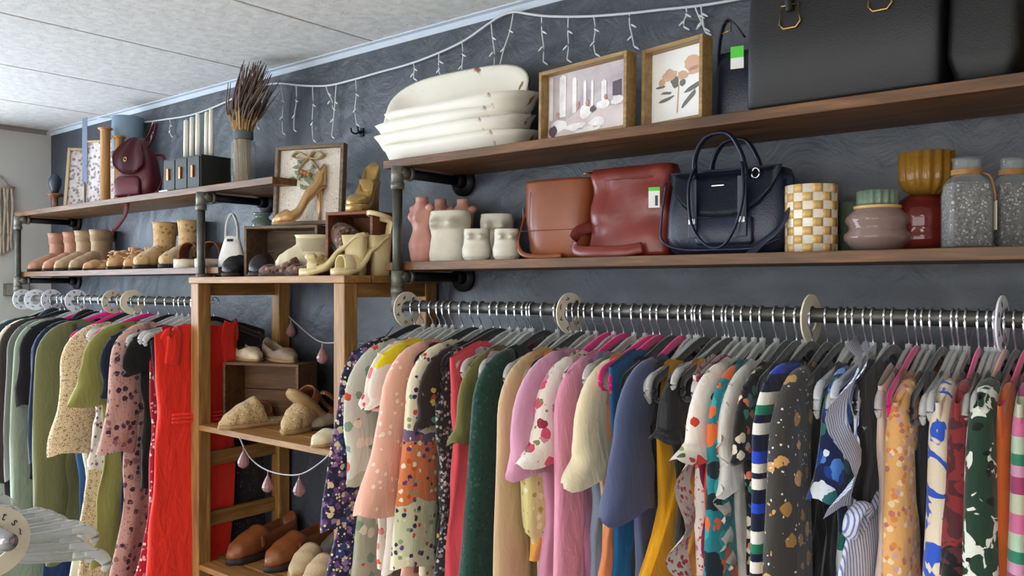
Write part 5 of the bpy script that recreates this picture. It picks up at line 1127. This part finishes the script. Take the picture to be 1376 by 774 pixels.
picture('framed_print', 'pale framed pink flower canvas behind the wooden spools', ((X(137, y), y, ZU), .17, Z(130, 190, y)-ZU), .02, .008, 'palewood', floral_art, math.radians(25), -3)
M['bluestrip'] = fabric('blue grey ribbon', '#8593ab', (('blob', 20, .3, ['#b9b59a', '#6a7a9c'], .5),))
y = -.19
t_ = thing('fabric_ribbon', 'blue grey ribbon bookmark standing before the flower prints', 'ribbon', (X(114, y), y, ZU), math.radians(35))
obj('upper_strip', bx(-.011, .011, -.001, .001, .09, Z(114, 158, y)-ZU), 'bluestrip', t_, False); obj('holder_rod', bx(-.003, .003, -.002, .002, 0, .1), 'pipe', t_, False)
for pl, pr, pt, y, lab in ((134, 149, 172, -.17, 'tall honey wooden spool candle holder before the flower prints'), (153, 166, 183, -.13, 'shorter honey wooden spool candle holder beside the backpack')):
    r = R(pl, pr, y); h = Z((pl+pr)/2, pt, y)-ZU
    tag(obj('wooden_spool', lathe(B(), [(.002, 0), (r*1.05, 0), (r*1.05, .006), (r*.86, .012), (r*.84, h-.014), (r*.9, h-.010), (r*1.25, h-.006), (r*1.25, h), (r*.6, h), (.002, h-.003)], 24), 'spool'), lab, 'candle holder').location = (X((pl+pr)/2, y), y, ZU)
# pale blue drum
M['bluedrum'] = simple('pale blue enamel', '#74899a', .5, 0, .08, 8, .05); y = -.07; r = R(152, 192, y); h = Z(172, 158, y)-ZU
t_ = thing('blue_drum', 'pale blue drum container on wooden stand behind the backpack', 'container', (X(172, y), y, ZU))
obj('drum', lathe(B(), [(.002, h*.6), (r*.95, h*.6), (r, h*.62), (r, h*.98), (r*.96, h), (.002, h)], 32), 'bluedrum', t_); obj('wooden_stand', lathe(B(), [(.002, 0), (r*.8, 0), (r*.8, h*.5), (r*1.02, h*.54), (r*1.02, h*.6), (.002, h*.6)], 28), 'greywood', t_)
# maroon backpack
y = -.15; cx = X(187, y); hb = Z(187, 186, y)-ZU; a = R(158, 214, y)
t_ = thing('mini_backpack', 'wine red leather mini backpack with straps hanging off the shelf', 'backpack', (cx, y, ZU), math.radians(28))
def pk(p, t): q = noise.noise(Vector((p.x*16, p.y*12, p.z*18))); p.y += .008*q*min(1, p.z*20); p.x += .005*q*min(1, p.z*20); return p
obj('bag_body', rbox([(0, a*.85, .04, 0, 0), (.01, a*.97, .052, 0, 0), (hb*.3, a, .056, 0, 0), (hb*.6, a*.88, .05, 0, 0), (hb*.82, a*.66, .038, 0, 0), (hb*.95, a*.42, .024, 0, 0), (hb, a*.2, .012, 0, 0)], .6, 44, pk), 'maroon2', t_)
bm = B(); rings = []
for i in range(11):
    u = i/10*2-1; rr = []
    for j in range(9):
        s = j/8; z = hb*(1.0-.62*s*(1-.25*u*u)); wid = interp([(0, .25), (.3, .6), (.7, .85), (1, .8)], s)[0]
        rr.append((u*a*wid, -.02-.045*math.sin(PI/2*min(1, s*1.5))-.006+.004*math.sin(u*6), z))
    rings.append(rr)
loft(bm, rings, False); bmesh.ops.solidify(bm, geom=bm.faces[:], thickness=.003); obj('flap', bm, 'maroon2', t_)
obj('front_pocket', rbox([(.008, a*.6, .010, -.01, -.056), (.02, a*.7, .016, -.01, -.058), (hb*.3, a*.66, .014, -.01, -.058), (hb*.36, a*.5, .006, -.01, -.056)], .5), 'maroon2', t_)
obj('top_handle', ribbon(smooth_path([(a*.2, .0, hb*.9), (a*.5, .01, hb*1.08), (a*.8, .0, hb*1.22), (a*1.0, -.01, hb*1.20), (a*.9, -.015, hb*1.0), (a*.55, -.01, hb*.8)], 6), .018, .004, (0, 1, 0)), 'maroon2', t_)
obj('shoulder_strap', ribbon(smooth_path([(a*.5, .03, hb*.75), (a*1.1, .02, hb*.72), (a*1.35, .0, hb*.5), (a*1.15, -.02, hb*.15), (a*.8, -.03, .02)], 6), .014, .004, (0, .5, 1)), 'maroon2', t_)
obj('shoulder_strap', ribbon(smooth_path([(-a*.1, -.045, .03), (a*.15, -.075, .01), (a*.3, -.105, -.02), (a*.2, -.112, -.07), (-a*.2, -.115, -.115), (-a*.45, -.115, -.13)], 6), .016, .004, (1, .3, 0)), 'maroon2', t_)
obj('buckle', tube([(-a*.1+.006*math.cos(q), -.075, hb*.62+.008*math.sin(q)) for q in [2*PI*i/12 for i in range(13)]], .0018, 6), 'gold', t_)
# black box with candles
M['blackbox'] = simple('black painted wood box', '#22231f', .55, 0, .15, 12, .1); M['candle'] = simple('ivory wax', '#e6e2d3', .5, 0, .02, 10, 0); M['copper'] = simple('copper handle', '#b87a4c', .4, .7)
y = -.15; xa_, xb_ = X(234, -.2), X(300, -.2); cx = X(268, y)
t_ = thing('drawer_box', 'low black wooden box with small copper pulls under taper candles', 'box', (cx, y, ZU), math.radians(2)); bw_ = .24; bh = Z(272, 206, -.22)-ZU
obj('box_body', bx(-bw_/2, bw_/2, -.07, .07, 0, bh, bev=.002), 'blackbox', t_, False)
for k in range(3):
    d_ = obj('drawer', bx(-bw_/2+.006+k*.078, -bw_/2+.078+k*.078, -.074, -.069, .006, bh-.006, bev=.001), 'blackbox', t_, False)
    obj('copper_pull', bx(-bw_/2+.034+k*.078, -bw_/2+.046+k*.078, -.080, -.073, bh*.35, bh*.7, bev=.001), 'copper', d_, False)
for k, (px, pt) in enumerate(((250, 161), (258, 157), (266, 152), (278, 150), (284, 146))):
    y = -.16+.012*(k % 2); h = Z(px, pt, y)-ZU-bh; rank = ('shortest of the five', 'second shortest of the five', 'middle height of the five', 'second tallest of the five', 'tallest of the five')[k]
    tag(obj('taper_candle', lathe(B(), [(.001, 0), (.0095, 0), (.009, h*.6), (.008, h*.97), (.004, h), (.001, h)], 14), 'candle'), 'ivory taper candle on the low black box, '+rank, 'candle', 'taper candles on the black box').location = (X(px, y), y, ZU+bh)
tag(obj('folded_card', bx(-.03, .03, -.02, .02, 0, .008, bev=.001), 'white', None, False), 'small white folded card between backpack and black box', 'card').location = (X(224, -.22), -.215, ZU)
# dried bundle
M['straw'] = simple('dried straw', '#b9965f', .85, 0, .25, 30, .2); M['seedhead'] = simple('dried brown seed heads', '#6d5a50', .9, 0, .25, 40, .3); M['greyband'] = simple('grey ribbon', '#5d625f', .8)
y = -.13; cx = X(327, y); h = Z(330, 86, y)-ZU; hb = Z(327, 182, y)-ZU; r0 = R(314, 338, y)
t_ = thing('dried_bouquet', 'bundle of dried brown grasses bound with a grey ribbon', 'dried flowers', (cx, y, ZU))
rn = random.Random(7); bs = B(); bh_ = B()
for k in range(170):
    a_ = rn.uniform(0, 2*PI); rr = r0*math.sqrt(rn.random()); ba = r0*1.0*math.sqrt(rn.random())
    top = h*rn.uniform(.72, 1.0); bend = rn.uniform(-.005, .10)+.02
    p0 = (ba*.95*math.cos(a_+.4), ba*.95*math.sin(a_+.4), .004); p1 = (rr*.95*math.cos(a_), rr*.95*math.sin(a_), hb)
    sp = rn.uniform(.8, 2.8)
    p2 = (rr*sp*.75*math.cos(a_)+bend*.2, rr*sp*math.sin(a_)*.7, hb+(top-hb)*.5); p3 = (rr*sp*.9*math.cos(a_)+bend, rr*sp*math.sin(a_)*.8, top)
    pth = smooth_path([p0, p1, p2, p3], 4); sweep(bs, pth[:9], .0016, n=4); sweep(bh_, pth[7:], .0034, n=5, taper=lambda s: 1.2-.9*s)
o = obj('stems', bs, 'straw', t_); o['kind'] = 'stuff'; o = obj('seed_heads', bh_, 'seedhead', t_); o['kind'] = 'stuff'
obj('ribbon_band', lathe(B(), [(r0*.95, hb-.016), (r0*1.08, hb-.014), (r0*1.08, hb+.014), (r0*.95, hb+.016)], 20), 'greyband', t_)
tag(obj('glass_jar', lathe(B(), [(.002, 0), (r0*1.35, 0), (r0*1.38, .01), (r0*1.38, hb*.8), (r0*1.2, hb*.9), (r0*1.15, hb*.9), (r0*1.3, hb*.78), (r0*1.3, .006), (.002, .005)], 28), 'clearglass'), 'clear glass jar holding the dried grass bundle', 'jar').location = (cx, y, ZU)
# ------------------------------------------------------------------ walls: string lights, hook, wall hanging
M['wire'] = simple('pale light wire', '#c9ccce', .5, 0, .05, 30, 0); M['bulb'] = glass('tiny clear bulb', '#f0f2f2', .3)
t_ = thing('icicle_lights', 'white icicle string lights pinned along the wall below the ceiling', 'string lights', (0, 0, 0))
yy = -.016
cab = [(118, 158), (150, 160), (190, 164), (225, 160), (255, 155), (285, 145), (312, 133), (345, 118), (372, 112), (405, 115), (440, 115), (475, 107), (510, 97), (550, 86), (590, 71), (625, 54), (655, 33), (672, 22), (690, 16), (712, 19), (740, 22), (790, 22), (845, 18), (890, 13), (930, 9), (965, 4), (1003, -3), (1060, -14)]
obj('main_cable', tube(smooth_path([P(a_, b_, yy) for a_, b_ in cab], 5), .0036, 6), 'wire', t_)
rn = random.Random(3); bulb = None
strands = [(165, 161, 20, 2), (205, 163, 40, -3), (228, 160, 22, 2), (345, 118, 40, 3), (352, 116, 55, -6), (378, 113, 65, 2), (398, 114, 60, -3), (420, 116, 72, 1), (438, 115, 30, 9), (452, 113, 70, -6), (478, 106, 60, 1), (556, 85, 20, 0), (590, 72, 30, 2), (621, 57, 46, 0), (660, 30, 60, 4), (690, 17, 70, -18), (728, 21, 62, 2), (764, 22, 58, -2), (798, 22, 50, 2), (846, 18, 44, 6), (922, 10, 26, -3), (934, 9, 34, 14), (942, 8, 30, 4)]
for k, (px, py, ln, dx) in enumerate(strands):
    pts = [P(px, py, yy), P(px+dx*.3+rn.uniform(-2, 2), py+ln*.35, yy), P(px+dx*.8+rn.uniform(-2, 2), py+ln*.7, yy), P(px+dx, py+ln, yy)]
    s_ = obj('light_strand', tube(smooth_path(pts, 4), .0021, 5), 'wire', t_)
    for q in range(3):
        f_ = (q+1)/3; pos = P(px+dx*f_, py+ln*f_, yy); sg = (-1) ** q
        if bulb is None:
            bmq = B(); lathe(bmq, [(.001, 0), (.0024, .001), (.0028, .008), (.002, .016), (.0005, .019)], 7); o = obj('bulb', bmq, 'bulb', s_); bulb = o.data
        else: o = obj('bulb', bulb, None, s_)
        o.location = pos; o.rotation_euler = (0, math.radians(sg*125), 0)
t_ = thing('wall_hook', 'small black double hook screwed to the wall beside the white bowls', 'hook', P(487, 178, 0))
obj('plate', bx(-.008, .008, -.004, 0, -.014, .014, bev=.001), 'blackmetal', t_, False)
for s in (-1, 1): obj('prong', tube(smooth_path([(s*.004, -.004, .004), (s*.010, -.02, -.006), (s*.016, -.032, .0), (s*.016, -.034, .012)], 4), .003, 7), 'blackmetal', t_)
M['macrame'] = simple('natural cotton cord', '#b3a793', .9, 0, .12, 40, .4)
dirv = ray(0); sx = (XL-CAM.x)/dirv.x; wy = CAM.y+sx*dirv.y; zt = CAM.z+(HY-236)/F*sx; zb = CAM.z+(HY-346)/F*sx
t_ = thing('wall_hanging', 'natural cotton wall hanging on the grey end wall', 'wall decor', (XL, wy, zb))
hh = zt-zb
obj('dowel', tube([(.014, -.07, hh*.86), (.014, .06, hh*.86)], .008, 10), 'palewood', t_); obj('hanging_cord', tube([(.012, -.055, hh*.86), (.005, 0, hh), (.012, .045, hh*.86)], .003, 6), 'macrame', t_)
for k in range(7):
    yv_ = -.054+k*.0165; obj('cord_strand', tube(smooth_path([(.014, yv_, hh*.86), (.02, yv_+.004*(-1)**k, hh*.6), (.016, yv_-.003*(-1)**k, hh*.3), (.014, yv_, hh*(.02+.03*abs(3-k)))], 4), .007, 7), 'macrame', t_)
t_ = thing('junction_box', 'grey metal outlet box on the end wall under the shelf', 'outlet box', (XL, -.13, 1.60))
obj('box', bx(0, .03, -.09, .02, 0, .06, bev=.002), 'pipefit', t_, False); obj('cover_plate', bx(.03, .033, -.085, .015, .004, .056, bev=.001), 'grid', t_, False)
